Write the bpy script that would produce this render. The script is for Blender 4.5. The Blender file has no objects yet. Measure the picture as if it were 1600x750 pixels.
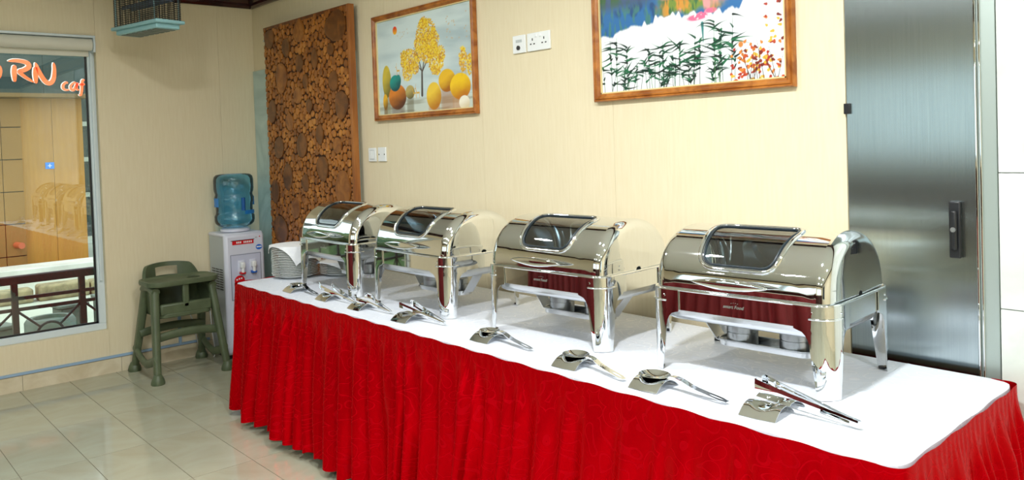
import bpy, bmesh, math, random
import numpy as np
from mathutils import Vector, Matrix
PI = math.pi
random.seed(7)
S = bpy.context.scene
COL = S.collection

# ------------------------------------------------------------------ camera
def cam_setup():
    yaw, pitch, roll = math.radians(48.2009), math.radians(-1.5068), math.radians(-1.91602)
    fw = Vector((-math.sin(yaw)*math.cos(pitch), math.cos(yaw)*math.cos(pitch), math.sin(pitch)))
    rt = Vector((math.cos(yaw), math.sin(yaw), 0)); up = rt.cross(fw)
    c, s = math.cos(roll), math.sin(roll)
    r2 = c*rt + s*up; u2 = -s*rt + c*up
    cd = bpy.data.cameras.new('camera'); co = bpy.data.objects.new('camera', cd); COL.objects.link(co)
    m = Matrix((r2, u2, -fw)).transposed().to_4x4(); m.translation = Vector((5.9946, -2.6965, 1.5))
    co.matrix_world = m
    cd.sensor_fit = 'HORIZONTAL'; cd.sensor_width = 36; cd.lens = 36*1251.25/1600
    cd.shift_y = -(375-256.04)/1600
    cd.clip_start = .05; cd.clip_end = 200
    S.camera = co
cam_setup()

# ------------------------------------------------------------------ world, sun, exposure
w = bpy.data.worlds.new('world'); S.world = w; w.use_nodes = True
bg = w.node_tree.nodes['Background']
bg.inputs[0].default_value = (.80, .92, 1.0, 1); bg.inputs[1].default_value = 1.9
sl = bpy.data.lights.new('sun', 'SUN'); sl.energy = 1.6; sl.angle = .02; sl.color = (1, .96, .88)
so = bpy.data.objects.new('sun', sl); COL.objects.link(so)
so.rotation_euler = Vector((-.30, .62, -1.0)).to_track_quat('-Z', 'Y').to_euler()
S.view_settings.view_transform = 'Standard'; S.view_settings.look = 'None'
S.view_settings.gamma = 1; S.view_settings.use_curve_mapping = False
S.view_settings.exposure = 0.25

ROOM_X, ROOM_Y, ROOM_Z = 8.4, -6.6, 2.78

def area(name, loc, direction, sx, sy, power, color=(1, 1, 1), shape='RECTANGLE', portal=False, parent=None, spread=PI):
    l = bpy.data.lights.new(name, 'AREA'); l.shape = shape; l.size = sx; l.size_y = sy; l.energy = power; l.color = color
    l.spread = spread
    if portal: l.cycles.is_portal = True
    o = bpy.data.objects.new(name, l); COL.objects.link(o); o.location = loc
    o.rotation_euler = Vector(direction).to_track_quat('-Z', 'Y').to_euler()
    if parent: o.parent = parent
    return o
# daylight portals in the two window walls behind the camera
for x0, x1 in ((1.0, 3.6), (4.4, 7.4)):
    area('window_portal', ((x0+x1)/2, ROOM_Y-.12, 1.675), (0, 1, 0), x1-x0, 1.05, 1, portal=True)
area('window_portal', (ROOM_X+.12, -4.7, 1.45), (-1, 0, 0), 2.2, 1.9, 1, portal=True)

# ------------------------------------------------------------------ materials
def srgb(r, g, b):
    f = lambda c: (c/255/12.92 if c/255 <= .04045 else ((c/255+.055)/1.055)**2.4)
    return (f(r), f(g), f(b))
MATS = {}
def mat(name, col=(.8, .8, .8), rough=.5, metal=0, **kw):
    if name in MATS: return MATS[name]
    m = bpy.data.materials.new(name); m.use_nodes = True; MATS[name] = m
    b = m.node_tree.nodes['Principled BSDF']
    b.inputs['Base Color'].default_value = (*col, 1); b.inputs['Roughness'].default_value = rough; b.inputs['Metallic'].default_value = metal
    for k, v in kw.items():
        b.inputs[k.replace('_', ' ')].default_value = v
    return m
def nd(m, t, **kw):
    n = m.node_tree.nodes.new(t)
    for k, v in kw.items(): setattr(n, k, v)
    return n
def lk(m, a, b): m.node_tree.links.new(a, b)
def bsdf(m): return m.node_tree.nodes['Principled BSDF']
def ramp(m, src, stops):
    r = nd(m, 'ShaderNodeValToRGB'); e = r.color_ramp.elements
    while len(e) < len(stops): e.new(.5)
    for el, (p, c) in zip(e, stops): el.position = p; el.color = (*c, 1)
    lk(m, src, r.inputs[0]); return r
def noise(m, scale, detail=3, rough=.5, dist=0, coord='Object', vscale=None):
    tc = nd(m, 'ShaderNodeTexCoord'); n = nd(m, 'ShaderNodeTexNoise')
    n.inputs['Scale'].default_value = scale; n.inputs['Detail'].default_value = detail
    n.inputs['Roughness'].default_value = rough; n.inputs['Distortion'].default_value = dist
    if vscale:
        mp = nd(m, 'ShaderNodeMapping'); mp.inputs['Scale'].default_value = vscale
        lk(m, tc.outputs[coord], mp.inputs[0]); lk(m, mp.outputs[0], n.inputs[0])
    else: lk(m, tc.outputs[coord], n.inputs[0])
    return n
def bump(m, src, strength, dist=.01):
    b = nd(m, 'ShaderNodeBump'); b.inputs['Strength'].default_value = strength; b.inputs['Distance'].default_value = dist
    lk(m, src, b.inputs['Height']); lk(m, b.outputs[0], bsdf(m).inputs['Normal']); return b
def noisy(name, c1, c2, scale, rough=.5, metal=0, bmp=0, vscale=None, detail=4, dist=0, lo=.35, hi=.65, **kw):
    if name in MATS: return MATS[name]
    m = mat(name, c1, rough, metal, **kw); n = noise(m, scale, detail, .55, dist, vscale=vscale)
    r = ramp(m, n.outputs[0], [(lo, c1), (hi, c2)]); lk(m, r.outputs[0], bsdf(m).inputs['Base Color'])
    if bmp: bump(m, n.outputs[0], bmp)
    return m
def vcol(name, rough=.5, **kw):
    if name in MATS: return MATS[name]
    m = mat(name, (1, 1, 1), rough, **kw); a = nd(m, 'ShaderNodeVertexColor'); a.layer_name = 'print'
    lk(m, a.outputs[0], bsdf(m).inputs['Base Color']); return m
def glass(name, tint, refl_rough=.0, ior=1.5, base=0.0):
    if name in MATS: return MATS[name]
    m = bpy.data.materials.new(name); m.use_nodes = True; MATS[name] = m
    nt = m.node_tree; nt.nodes.clear()
    o = nd(m, 'ShaderNodeOutputMaterial'); mx = nd(m, 'ShaderNodeMixShader'); tr = nd(m, 'ShaderNodeBsdfTransparent'); gl = nd(m, 'ShaderNodeBsdfGlossy')
    fr = nd(m, 'ShaderNodeFresnel'); fr.inputs[0].default_value = ior
    ad = nd(m, 'ShaderNodeMath', operation='ADD'); ad.inputs[1].default_value = base; ad.use_clamp = True
    tr.inputs[0].default_value = (*tint, 1); gl.inputs['Roughness'].default_value = refl_rough; gl.inputs[0].default_value = (1, 1, 1, 1)
    lk(m, fr.outputs[0], ad.inputs[0]); lk(m, ad.outputs[0], mx.inputs[0]); lk(m, tr.outputs[0], mx.inputs[1]); lk(m, gl.outputs[0], mx.inputs[2]); lk(m, mx.outputs[0], o.inputs[0])
    return m

WALL = noisy('wallpaper', srgb(233, 220, 188), srgb(229, 215, 181), 26, .62, bmp=.04, vscale=(3, 3, .25))
CEIL = mat('ceiling_paint', srgb(230, 232, 230), .8)
MAHOG = noisy('mahogany', srgb(62, 16, 14), srgb(38, 8, 8), 6, .22, vscale=(1, 1, 9), Coat_Weight=.3)
TILE = noisy('marble_tile', srgb(184, 186, 165), srgb(170, 164, 138), 2.6, .10, detail=6, dist=1.2, lo=.3, hi=.75)
GROUT = mat('grout', srgb(150, 140, 120), .7)
BASE = noisy('travertine', srgb(226, 215, 188), srgb(205, 190, 158), 5, .25, detail=6, dist=.8)
CHROME = mat('polished_steel', (.82, .84, .85), .035, 1)
BRUSH = noisy('brushed_steel', (.62, .64, .64), (.56, .58, .58), 40, .28, 1, vscale=(1, 1, 20))
SATIN = mat('satin_steel', (.66, .68, .70), .25, 1)
BLACK = mat('black_plastic', (.012, .013, .015), .35)
CANST = mat('can_steel', (.40, .42, .43), .32, 1)
GASKET = mat('rubber_gasket', (.012, .022, .03), .35)
WHITEP = mat('white_plastic', srgb(240, 243, 243), .3)
ALU = mat('white_aluminium', srgb(214, 226, 230), .35)
LBLUE = mat('pale_blue_plastic', srgb(150, 178, 205), .4)
WINGLASS = glass('window_glass', (.93, .97, .95), 0, 1.5, .03)
LIDGLASS = glass('lid_glass', (.58, .70, .75), 0, 1.5, .10)
OAK = noisy('frame_wood', srgb(190, 120, 50), srgb(140, 76, 26), 14, .3, vscale=(1, 1, 1), dist=.6)

def steel_door():
    m = mat('brushed_door', (.55, .60, .61), .24, 1)
    b = bsdf(m); b.inputs['Anisotropic'].default_value = .95
    t = nd(m, 'ShaderNodeCombineXYZ'); t.inputs[0].default_value = 1
    lk(m, t.outputs[0], b.inputs['Tangent'])
    n = noise(m, 30, 4, .6, vscale=(14, 14, .12)); r = ramp(m, n.outputs[0], [(.3, (.42, .49, .51)), (.7, (.48, .55, .57))])
    lk(m, r.outputs[0], b.inputs['Base Color']); bump(m, n.outputs[0], .03, .002)
    return m
DOORST = steel_door()

def damask(name, c1, c2, rough, scale, sheen=0, bstr=.25, rr=.12):
    m = mat(name, c1, rough); b = bsdf(m)
    tc = nd(m, 'ShaderNodeTexCoord'); n = nd(m, 'ShaderNodeTexNoise'); n.inputs['Scale'].default_value = scale*.55; n.inputs['Detail'].default_value = 1
    lk(m, tc.outputs['UV'], n.inputs[0])
    v = nd(m, 'ShaderNodeTexVoronoi'); v.inputs['Scale'].default_value = scale
    mxv = nd(m, 'ShaderNodeMix', data_type='RGBA', blend_type='ADD'); mxv.inputs[0].default_value = .22
    lk(m, tc.outputs['UV'], mxv.inputs[6]); lk(m, n.outputs[1], mxv.inputs[7]); lk(m, mxv.outputs[2], v.inputs['Vector'])
    mul = nd(m, 'ShaderNodeMath', operation='MULTIPLY'); mul.inputs[1].default_value = 22; lk(m, v.outputs['Distance'], mul.inputs[0])
    sn = nd(m, 'ShaderNodeMath', operation='SINE'); lk(m, mul.outputs[0], sn.inputs[0])
    r = ramp(m, sn.outputs[0], [(.80, (0, 0, 0)), (.93, (1, 1, 1))])
    cm = nd(m, 'ShaderNodeMix', data_type='RGBA'); lk(m, r.outputs[0], cm.inputs[0]); cm.inputs[6].default_value = (*c1, 1); cm.inputs[7].default_value = (*c2, 1)
    lk(m, cm.outputs[2], b.inputs['Base Color'])
    mr = nd(m, 'ShaderNodeMapRange'); mr.inputs['To Min'].default_value = rough; mr.inputs['To Max'].default_value = rough+rr
    lk(m, r.outputs[0], mr.inputs[0]); lk(m, mr.outputs[0], b.inputs['Roughness'])
    bump(m, r.outputs[0], bstr, .004)
    if sheen: b.inputs['Sheen Weight'].default_value = sheen
    return m
CLOTH = damask('white_damask', srgb(216, 221, 230), srgb(228, 231, 238), .5, 11, bstr=.25, rr=-.15)
RED = damask('red_satin', srgb(186, 0, 12), srgb(190, 3, 18), .22, 11, sheen=0, bstr=.06, rr=.12)
bsdf(RED).inputs['Specular IOR Level'].default_value = .05; bsdf(RED).inputs['Metallic'].default_value = .5
bsdf(RED).inputs['Specular Tint'].default_value = (1, .08, .12, 1)

# ------------------------------------------------------------------ mesh helpers
class MB:
    def __init__(s): s.v = []; s.f = []; s.uv = None
    def add(s, vs, fs):
        n = len(s.v); s.v += [tuple(v) for v in vs]; s.f += [tuple(i+n for i in f) for f in fs]; return s
    def box(s, x0, x1, y0, y1, z0, z1):
        return s.add([(x0,y0,z0),(x1,y0,z0),(x1,y1,z0),(x0,y1,z0),(x0,y0,z1),(x1,y0,z1),(x1,y1,z1),(x0,y1,z1)],
                     [(3,2,1,0),(4,5,6,7),(0,1,5,4),(1,2,6,5),(2,3,7,6),(3,0,4,7)])
    def grid(s, rows, close=False, caps=False):
        n = len(rows[0]); vs = [p for r in rows for p in r]; fs = []
        for i in range(len(rows)-1):
            for j in range(n if close else n-1):
                k = (j+1) % n; fs.append((i*n+j, i*n+k, (i+1)*n+k, (i+1)*n+j))
        if caps: fs.append(tuple(range(n-1, -1, -1))); fs.append(tuple((len(rows)-1)*n+j for j in range(n)))
        return s.add(vs, fs)
    def tube(s, pts, r, n=8, closed=False, caps=True, rz=None):
        pts = [Vector(p) for p in pts]; m = len(pts); rows = []
        rs = r if isinstance(r, (list, tuple)) else [r]*m
        up = None
        for i, p in enumerate(pts):
            a = pts[i-1] if (i > 0 or closed) else p; b = pts[(i+1) % m] if (i < m-1 or closed) else p
            t = (b-a); t = t.normalized() if t.length > 1e-9 else Vector((0, 0, 1))
            if up is None:
                up = Vector((0, 0, 1)) if abs(t.z) < .9 else Vector((0, 1, 0))
            e1 = t.cross(up)
            if e1.length < 1e-6: e1 = t.cross(Vector((1, 0, 0)))
            e1.normalize(); e2 = e1.cross(t).normalized(); up = e2
            r2 = rs[i]*(rz if rz else 1)
            rows.append([p + e1*rs[i]*math.cos(2*PI*k/n) + e2*r2*math.sin(2*PI*k/n) for k in range(n)])
        if closed: rows.append(rows[0]); return s.grid(rows, True, False)
        return s.grid(rows, True, caps)
    def lathe(s, prof, n=32, c=(0, 0, 0), cap0=True, cap1=True):
        rows = [[(c[0]+r*math.cos(2*PI*k/n), c[1]+r*math.sin(2*PI*k/n), c[2]+z) for k in range(n)] for r, z in prof]
        b = len(s.v); s.grid(rows, True, False)
        if cap0: s.f.append(tuple(b+k for k in range(n-1, -1, -1)))
        if cap1: s.f.append(tuple(b+(len(prof)-1)*n+k for k in range(n)))
        return s
    def prism(s, poly, z0, z1):
        n = len(poly)
        return s.add([(x, y, z0) for x, y in poly]+[(x, y, z1) for x, y in poly],
                     [tuple(range(n-1, -1, -1)), tuple(range(n, 2*n))]+[(i, (i+1) % n, n+(i+1) % n, n+i) for i in range(n)])
    def xf(s, m, start=0):
        s.v[start:] = [tuple(m @ Vector(v)) for v in s.v[start:]]; return s
    def build(s, name, material, parent=None, smooth=None, bevel=0, solid=0, sub=0, loc=None, segs=2, offset=-1):
        me = bpy.data.meshes.new(name); me.from_pydata(s.v, [], s.f); me.update()
        bm = bmesh.new(); bm.from_mesh(me); bmesh.ops.recalc_face_normals(bm, faces=bm.faces); bm.to_mesh(me); bm.free()
        if s.uv:
            ul = me.uv_layers.new(name='uv')
            for lp in me.loops: ul.data[lp.index].uv = s.uv[lp.vertex_index]
        me.materials.append(material)
        o = bpy.data.objects.new(name, me); COL.objects.link(o)
        if parent: o.parent = parent
        if loc: o.location = loc
        if bevel:
            md = o.modifiers.new('b', 'BEVEL'); md.width = bevel; md.segments = segs; md.limit_method = 'ANGLE'; md.angle_limit = .7
        if solid:
            md = o.modifiers.new('s', 'SOLIDIFY'); md.thickness = solid; md.offset = offset
            if smooth is not None:
                es = o.modifiers.new('e', 'EDGE_SPLIT'); es.split_angle = math.radians(48)
        if sub:
            md = o.modifiers.new('u', 'SUBSURF'); md.levels = sub; md.render_levels = sub
        if smooth is not None:
            if smooth == 'all': me.shade_smooth()
            else: me.shade_smooth(); me.set_sharp_from_angle(angle=math.radians(smooth))
        return o
def bx(name, x0, x1, y0, y1, z0, z1, m, parent=None, bevel=0, loc=None):
    return MB().box(x0, x1, y0, y1, z0, z1).build(name, m, parent, bevel=bevel, loc=loc, smooth=(40 if bevel else None))
def tag(o, label, cat=None, group=None, kind=None):
    if label: o['label'] = label
    if cat: o['category'] = cat
    if group: o['group'] = group
    if kind: o['kind'] = kind
    return o
def struct(o, label=None): o['kind'] = 'structure'; return tag(o, label)
def thing(name, label, cat, loc=(0, 0, 0), rz=0, group=None):
    o = bpy.data.objects.new(name, None); COL.objects.link(o); o.location = loc; o.rotation_euler = (0, 0, rz); o.empty_display_size = .05
    return tag(o, label, cat, group)
def share(o, name, parent, loc, rot=None, scale=None):
    c = bpy.data.objects.new(name, o.data); COL.objects.link(c); c.parent = parent; c.location = loc
    if rot: c.rotation_euler = rot
    if scale: c.scale = scale
    return c
def dup(root, loc, rz, label=None, group=None):
    r = root.copy(); COL.objects.link(r); r.location = loc; r.rotation_euler = (0, 0, rz)
    if label: r['label'] = label
    if group: r['group'] = group
    for ch in list(root.children):
        c = ch.copy(); COL.objects.link(c); c.parent = r
        for g in ch.children:
            d = g.copy(); COL.objects.link(d); d.parent = c
    return r
def rrect(hx, hy, r, n=6):
    p = []
    for cx, cy, a0 in ((hx-r, hy-r, 0), (-hx+r, hy-r, PI/2), (-hx+r, -hy+r, PI), (hx-r, -hy+r, 1.5*PI)):
        for k in range(n+1):
            a = a0+k*PI/2/n; p.append((cx+r*math.cos(a), cy+r*math.sin(a)))
    return p
def text_mesh(txt, size, depth, name, material, parent, m4, shear=0):
    cu = bpy.data.curves.new('t', 'FONT'); cu.body = txt; cu.size = size; cu.extrude = depth; cu.align_x = 'CENTER'; cu.align_y = 'CENTER'; cu.shear = shear
    to = bpy.data.objects.new('t', cu); COL.objects.link(to)
    me = bpy.data.meshes.new_from_object(to.evaluated_get(bpy.context.evaluated_depsgraph_get()))
    bpy.data.objects.remove(to); me.materials.clear(); me.materials.append(material)
    me.transform(m4)
    o = bpy.data.objects.new(name, me); COL.objects.link(o); o.parent = parent; return o

# ------------------------------------------------------------------ room shell
T = .2
floor = struct(bx('floor', -.02, ROOM_X, ROOM_Y, 0, -.12, -.004, GROUT))
TX = [0, .365]+[.365+.627*k for k in range(1, 9)]
TY = [0]+[-.23-.29*k for k in range(0, 17)]
tmesh = {}
for i in range(len(TX)-1):
    for j in range(len(TY)-1):
        wx = TX[i+1]-TX[i]-.003; wy = TY[j]-TY[j+1]-.003; key = (round(wx, 3), round(wy, 3))
        loc = ((TX[i]+TX[i+1])/2, (TY[j]+TY[j+1])/2, 0)
        if key not in tmesh: tmesh[key] = MB().box(-wx/2, wx/2, -wy/2, wy/2, -.004, 0).build('floor_tile', TILE, floor, loc=loc)
        else: share(tmesh[key], 'floor_tile', floor, loc)
far = MB()
far.box(TX[-1]+.002, ROOM_X, ROOM_Y, 0, -.004, 0); far.box(0, TX[-1], ROOM_Y, TY[-1]-.002, -.004, 0)
far.build('floor_slab', TILE, floor)
struct(bx('ceiling', 0, ROOM_X, ROOM_Y, 0, ROOM_Z, ROOM_Z+.1, CEIL))

# right wall of the picture (behind the buffet)
wr = struct(bx('wall_right', -.2, 4.709, .004, T, -.12, ROOM_Z+.1, WALL))
seams = [0, .95, 1.86, 2.76, 3.66, 4.709]
for a, b in zip(seams, seams[1:]): bx('wallpaper_strip', a+.0006, b-.0006, 0, .004, 0, ROOM_Z, WALL, wr)
MARBLEW = noisy('white_marble', srgb(226, 232, 226), srgb(206, 212, 204), 2.2, .25, detail=7, dist=1.5)
wr2 = struct(bx('wall_right_end', 5.178, ROOM_X+T, .004, T, -.12, ROOM_Z+.1, MARBLEW))
for z0, z1 in ((0, .95), (.953, 1.36), (1.363, ROOM_Z)): bx('marble_slab', 5.178, ROOM_X, -.012, .004, z0, z1, MARBLEW, wr2)
struct(bx('wall_right_header', 4.709, 5.178, .05, T, -.12, ROOM_Z+.1, WALL))
# left wall with window opening
WY0, WY1, WZ0, WZ1 = -2.75, -1.13, .30, 2.325
wl = MB(); wl.box(-T, -.004, WY1, T, -.12, ROOM_Z+.1); wl.box(-T, -.004, ROOM_Y-T, WY0, -.12, ROOM_Z+.1)
wl.box(-T, -.004, WY0, WY1, -.12, WZ0); wl.box(-T, -.004, WY0, WY1, WZ1, ROOM_Z+.1)
wl = struct(wl.build('wall_left', WALL))
for a, b in ((-.28, 0), (WY1, -.28), (-3.6, WY0), (-4.5, -3.6), (ROOM_Y, -4.5)): bx('wallpaper_strip', -.004, 0, a+.0006, b-.0006, 0, ROOM_Z, WALL, wl)
bx('wallpaper_strip', -.004, 0, WY0+.0006, WY1-.0006, 0, WZ0, WALL, wl); bx('wallpaper_strip', -.004, 0, WY0+.0006, WY1-.0006, WZ1, ROOM_Z, WALL, wl)
# front wall (behind the camera) and end wall with windows
fw = MB(); fw.box(-T, ROOM_X+T, ROOM_Y-T, ROOM_Y, -.3, 1.15); fw.box(-T, ROOM_X+T, ROOM_Y-T, ROOM_Y, 2.2, ROOM_Z+.1)
for a, b in ((-T, 1.0), (3.6, 4.4), (7.4, ROOM_X+T)): fw.box(a, b, ROOM_Y-T, ROOM_Y, 1.15, 2.2)
struct(fw.build('wall_front', WALL))
wc = struct(bx('trim_6', .0, ROOM_X, ROOM_Y, ROOM_Y+.02, 0, 1.08, MAHOG))  # unseen dark panelling, added so the steel mirrors a darker lower wall
for k in range(12): bx('unseen_wainscot', .06+.69*k, .66+.69*k, ROOM_Y+.02, ROOM_Y+.035, .12, 1.0, MAHOG, wc, .008)
ew = MB(); ew.box(ROOM_X, ROOM_X+T, ROOM_Y, .01, -.3, .5); ew.box(ROOM_X, ROOM_X+T, ROOM_Y, .01, 2.4, ROOM_Z+.1)
for a, b in ((ROOM_Y, -5.8), (-3.6, .01)): ew.box(ROOM_X, ROOM_X+T, a, b, .5, 2.4)
struct(ew.build('wall_end', WALL))
def plain_window(name, x0, x1, y0, y1, axis):
    fr = MB(); t = .03
    z0, z1 = (1.15, 2.2) if axis == 'x' else (.5, 2.4)
    if axis == 'x':
        for a, b in ((x0, x0+.05), ((x0+x1)/2-.025, (x0+x1)/2+.025), (x1-.05, x1)): fr.box(a, b, y0-t, y0+t, z0, z1)
        fr.box(x0, x1, y0-t, y0+t, z0, z0+.05); fr.box(x0, x1, y0-t, y0+t, z1-.05, z1)
        f = struct(fr.build(name, ALU)); bx('window_pane', x0+.05, x1-.05, y0-.003, y0+.003, z0+.05, z1-.05, WINGLASS, f)
    else:
        for a, b in ((y0, y0+.05), ((y0+y1)/2-.025, (y0+y1)/2+.025), (y1-.05, y1)): fr.box(x0-t, x0+t, a, b, z0, z1)
        fr.box(x0-t, x0+t, y0, y1, z0, z0+.05); fr.box(x0-t, x0+t, y0, y1, z1-.05, z1)
        f = struct(fr.build(name, ALU)); bx('window_pane', x0-.003, x0+.003, y0+.05, y1-.05, z0+.05, z1-.05, WINGLASS, f)
plain_window('window_2', 1.0, 3.6, ROOM_Y-.06, 0, 'x'); plain_window('window_3', 4.4, 7.4, ROOM_Y-.06, 0, 'x'); plain_window('window_4', ROOM_X+.06, 0, -5.8, -3.6, 'y')
# mahogany crown moulding, stepped profile, bottom edge at 2.604
CR = [(0, 2.604), (.018, 2.604), (.03, 2.62), (.03, 2.64), (.075, 2.69), (.085, 2.71), (.085, 2.73), (.12, 2.75), (.12, ROOM_Z), (0, ROOM_Z)]
def crown(name, axis, a, b, sgn, base):
    rows = []
    for t, mit in ((a, 1), (b, -1)):
        rows.append([((t+mit*d, base+sgn*d, z) if axis == 'x' else (base+sgn*d, t+mit*d, z)) for d, z in CR])
    m = MB(); m.grid(rows, True, True); struct(m.build(name, MAHOG))
crown('trim_1', 'x', 0, ROOM_X, -1, 0); crown('trim_2', 'y', ROOM_Y, 0, 1, 0)
crown('trim_3', 'x', 0, ROOM_X, 1, ROOM_Y); crown('trim_4', 'y', ROOM_Y, 0, -1, ROOM_X)
# baseboards of stone tiles
bb = struct(bx('baseboard_left', 0, .008, ROOM_Y, 0, 0, .098, GROUT))
y = -.46
edges = [0, -.46, -1.06, -1.66]+[-1.66-.6*k for k in range(1, 9)]
for a, b in zip(edges, edges[1:]):
    if a > ROOM_Y: bx('baseboard_tile', .0, .012, max(b, ROOM_Y)+.0015, a-.0015, 0, .10, BASE, bb)
bb = struct(bx('baseboard_right', .02, 4.70, -.008, 0, 0, .098, GROUT))
for k in range(8): bx('baseboard_tile', max(.02, .585*k)+.0015, .585*(k+1)-.0015, -.012, 0, 0, .10, BASE, bb)

# ------------------------------------------------------------------ window of the left wall
def left_window():
    rev = MB(); d = .09
    fr = MB(); x0, x1 = -.10, -.045; wf = .045
    fr.box(x0, x1, WY0, WY0+wf, WZ0+wf, WZ1-wf); fr.box(x0, x1, WY1-wf, WY1, WZ0+wf, WZ1-wf)
    fr.box(x0, x1, WY0, WY1, WZ0, WZ0+wf); fr.box(x0, x1, WY0, WY1, WZ1-wf, WZ1)
    f = struct(fr.build('window_1', ALU, bevel=.004), 'large fixed window with pale frame beside the high chair')
    g = MB(); w = .012
    a0, a1, b0, b1 = WY0+wf, WY1-wf, WZ0+wf, WZ1-wf
    for p in ((a0, a0+w, b0, b1), (a1-w, a1, b0, b1), (a0, a1, b0, b0+w), (a0, a1, b1-w, b1)): g.box(-.08, -.066, p[0], p[1], p[2], p[3])
    g.build('gasket', BLACK, f)
    bx('window_pane', -.075, -.071, a0+.005, a1-.005, b0+.005, b1-.005, WINGLASS, f)
    # guide rail for the blind
    bx('blind_rail', -.045, -.03, WY1-.032, WY1-.016, .64, WZ1-.03, ALU, f, .002)
left_window()
BLIND = mat('blind_fabric', srgb(222, 220, 205), .7)
rb = thing('roller_blind', 'cream roller blind rolled up at the top of the window', 'blind', (0, 0, 0))
m = MB(); m.tube([(.012, WY0+.03, 2.262), (.012, WY1-.03, 2.262)], .042, 20); m.build('roll', BLIND, rb, 40)
bx('hem_bar', -.03, -.02, WY0+.04, WY1-.04, 2.185, 2.225, BLIND, rb, .003)
bx('fascia', -.034, .05, WY0+.015, WY1-.012, 2.306, 2.322, ALU, rb, .003)
m = MB(); m.prism([(-.03, 2.21), (.05, 2.21), (.056, 2.26), (.05, 2.306), (-.03, 2.306)], 0, .012)
mm = Matrix(((1, 0, 0, 0), (0, 0, 1, WY1-.026), (0, 1, 0, 0), (0, 0, 0, 1))); m.xf(mm); m.build('end_bracket', ALU, rb)

# ------------------------------------------------------------------ outside the left window
GZ = -.30
PAVE = noisy('pale_paving', srgb(190, 196, 178), srgb(174, 178, 160), 1.2, .8)
struct(bx('ground_outside', -40, -T, -30, 20, GZ-.2, GZ, PAVE))
LAWN = noisy('lawn', srgb(92, 118, 60), srgb(60, 84, 40), 3, .9)
struct(bx('lawn_outside', -T, 40, -40, ROOM_Y-T, GZ-.2, GZ-.01, LAWN)); struct(bx('lawn_outside_end', ROOM_X+T, 40, ROOM_Y-T, 30, GZ-.2, GZ-.01, LAWN))
lg_ = struct(bx('lawn_outside_left', -40, -1.0, -30, -2.45, GZ, GZ+.02, LAWN))
HEDGE = noisy('hedge_leaves', srgb(70, 100, 52), srgb(34, 56, 28), 9, .8, bmp=.8)
for k, (hx_, hy_, hs) in enumerate(((-2.7, -6.0, 1.2), (-5.6, -6.4, 1.35), (-8.7, -6.2, 1.3))):
    rg_ = random.Random(k); rows = []
    for i in range(15):
        a = PI*i/14; rr_ = math.sin(a)**.6; rows.append([(hs*rr_*math.cos(2*PI*j/24)*rg_.uniform(.88, 1.1), .8*hs*rr_*math.sin(2*PI*j/24)*rg_.uniform(.88, 1.1), hs*1.1*(1-math.cos(a))*rg_.uniform(.97, 1.03)) for j in range(24)])
    m = MB(); m.grid(rows, True); tag(m.build('garden_shrub', HEDGE, smooth='all', loc=(hx_, hy_, GZ+.02)), 'round green shrub outside, mirrored in the leftmost chafing dishes', 'shrub', 'green shrubs on the lawn outside')
YEL = noisy('ochre_cladding', srgb(176, 124, 42), srgb(166, 114, 36), 2, .45, vscale=(8, 8, .6))
GREENP = mat('dark_green_panel', srgb(18, 46, 38), .25)
TANP = noisy('tan_panel', srgb(146, 104, 44), srgb(138, 98, 40), 3, .5)
DARKJ = mat('dark_joint', (.02, .02, .018), .6)
sf = thing('shop_front', 'ochre shop front with dark green sign band across the street', 'building', (-9, 0, GZ))
zz = -GZ
bx('wall', -3, -.02, -5.5, .96, 0, 4.2+zz, DARKJ, sf)
for a, b in ((.05, .50), (.505, .96)): bx('cladding_panel', -.02, 0, a, b, .02, 2.5+zz, YEL, sf)
for k in range(6):
    a = 1.1-.77*k
    bx('sign_panel', -.02, .35, a-.765, a, 2.55+zz, 3.7+zz, GREENP, sf)
bx('soffit', -.02, .36, -3.6, 1.1, 2.49+zz, 2.55+zz, mat('brown_soffit', srgb(120, 92, 48), .6), sf)
for k in range(4):
    z0 = -.50+.52*k+zz if k else 0
for r in range(6):
    z0 = max(.0, 2.03-.52*(5-r)-.01+zz-.0); z1 = 2.03-.52*(4-r)-.02+zz
    if r == 5: z1 = 2.48+zz
    for a, b in ((-.235, .045), (-.78, -.245), (-1.33, -.79), (-1.88, -1.34), (-2.43, -1.89)):
        if z1 > z0+.05: bx('tile_panel', -.02, .05, a, b, z0+.006, z1, TANP, sf)
m = MB(); m.tube([(.05, -.10, .42), (.26, -.06, .42)], .05, 14); m.build('drain_pipe', mat('terracotta', srgb(190, 96, 60), .5), sf, 40)
bl = bx('wall_sign', 0, .012, .375, .505, 1.325+zz, 1.432+zz, mat('blue_sign', srgb(30, 130, 225), .4), sf)
m = MB(); m.box(.012, .014, .434, .446, 1.345+zz, 1.41+zz); m.box(.012, .014, .41, .47, 1.372+zz, 1.382+zz); m.build('sign_mark', WHITEP, bl)
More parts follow.
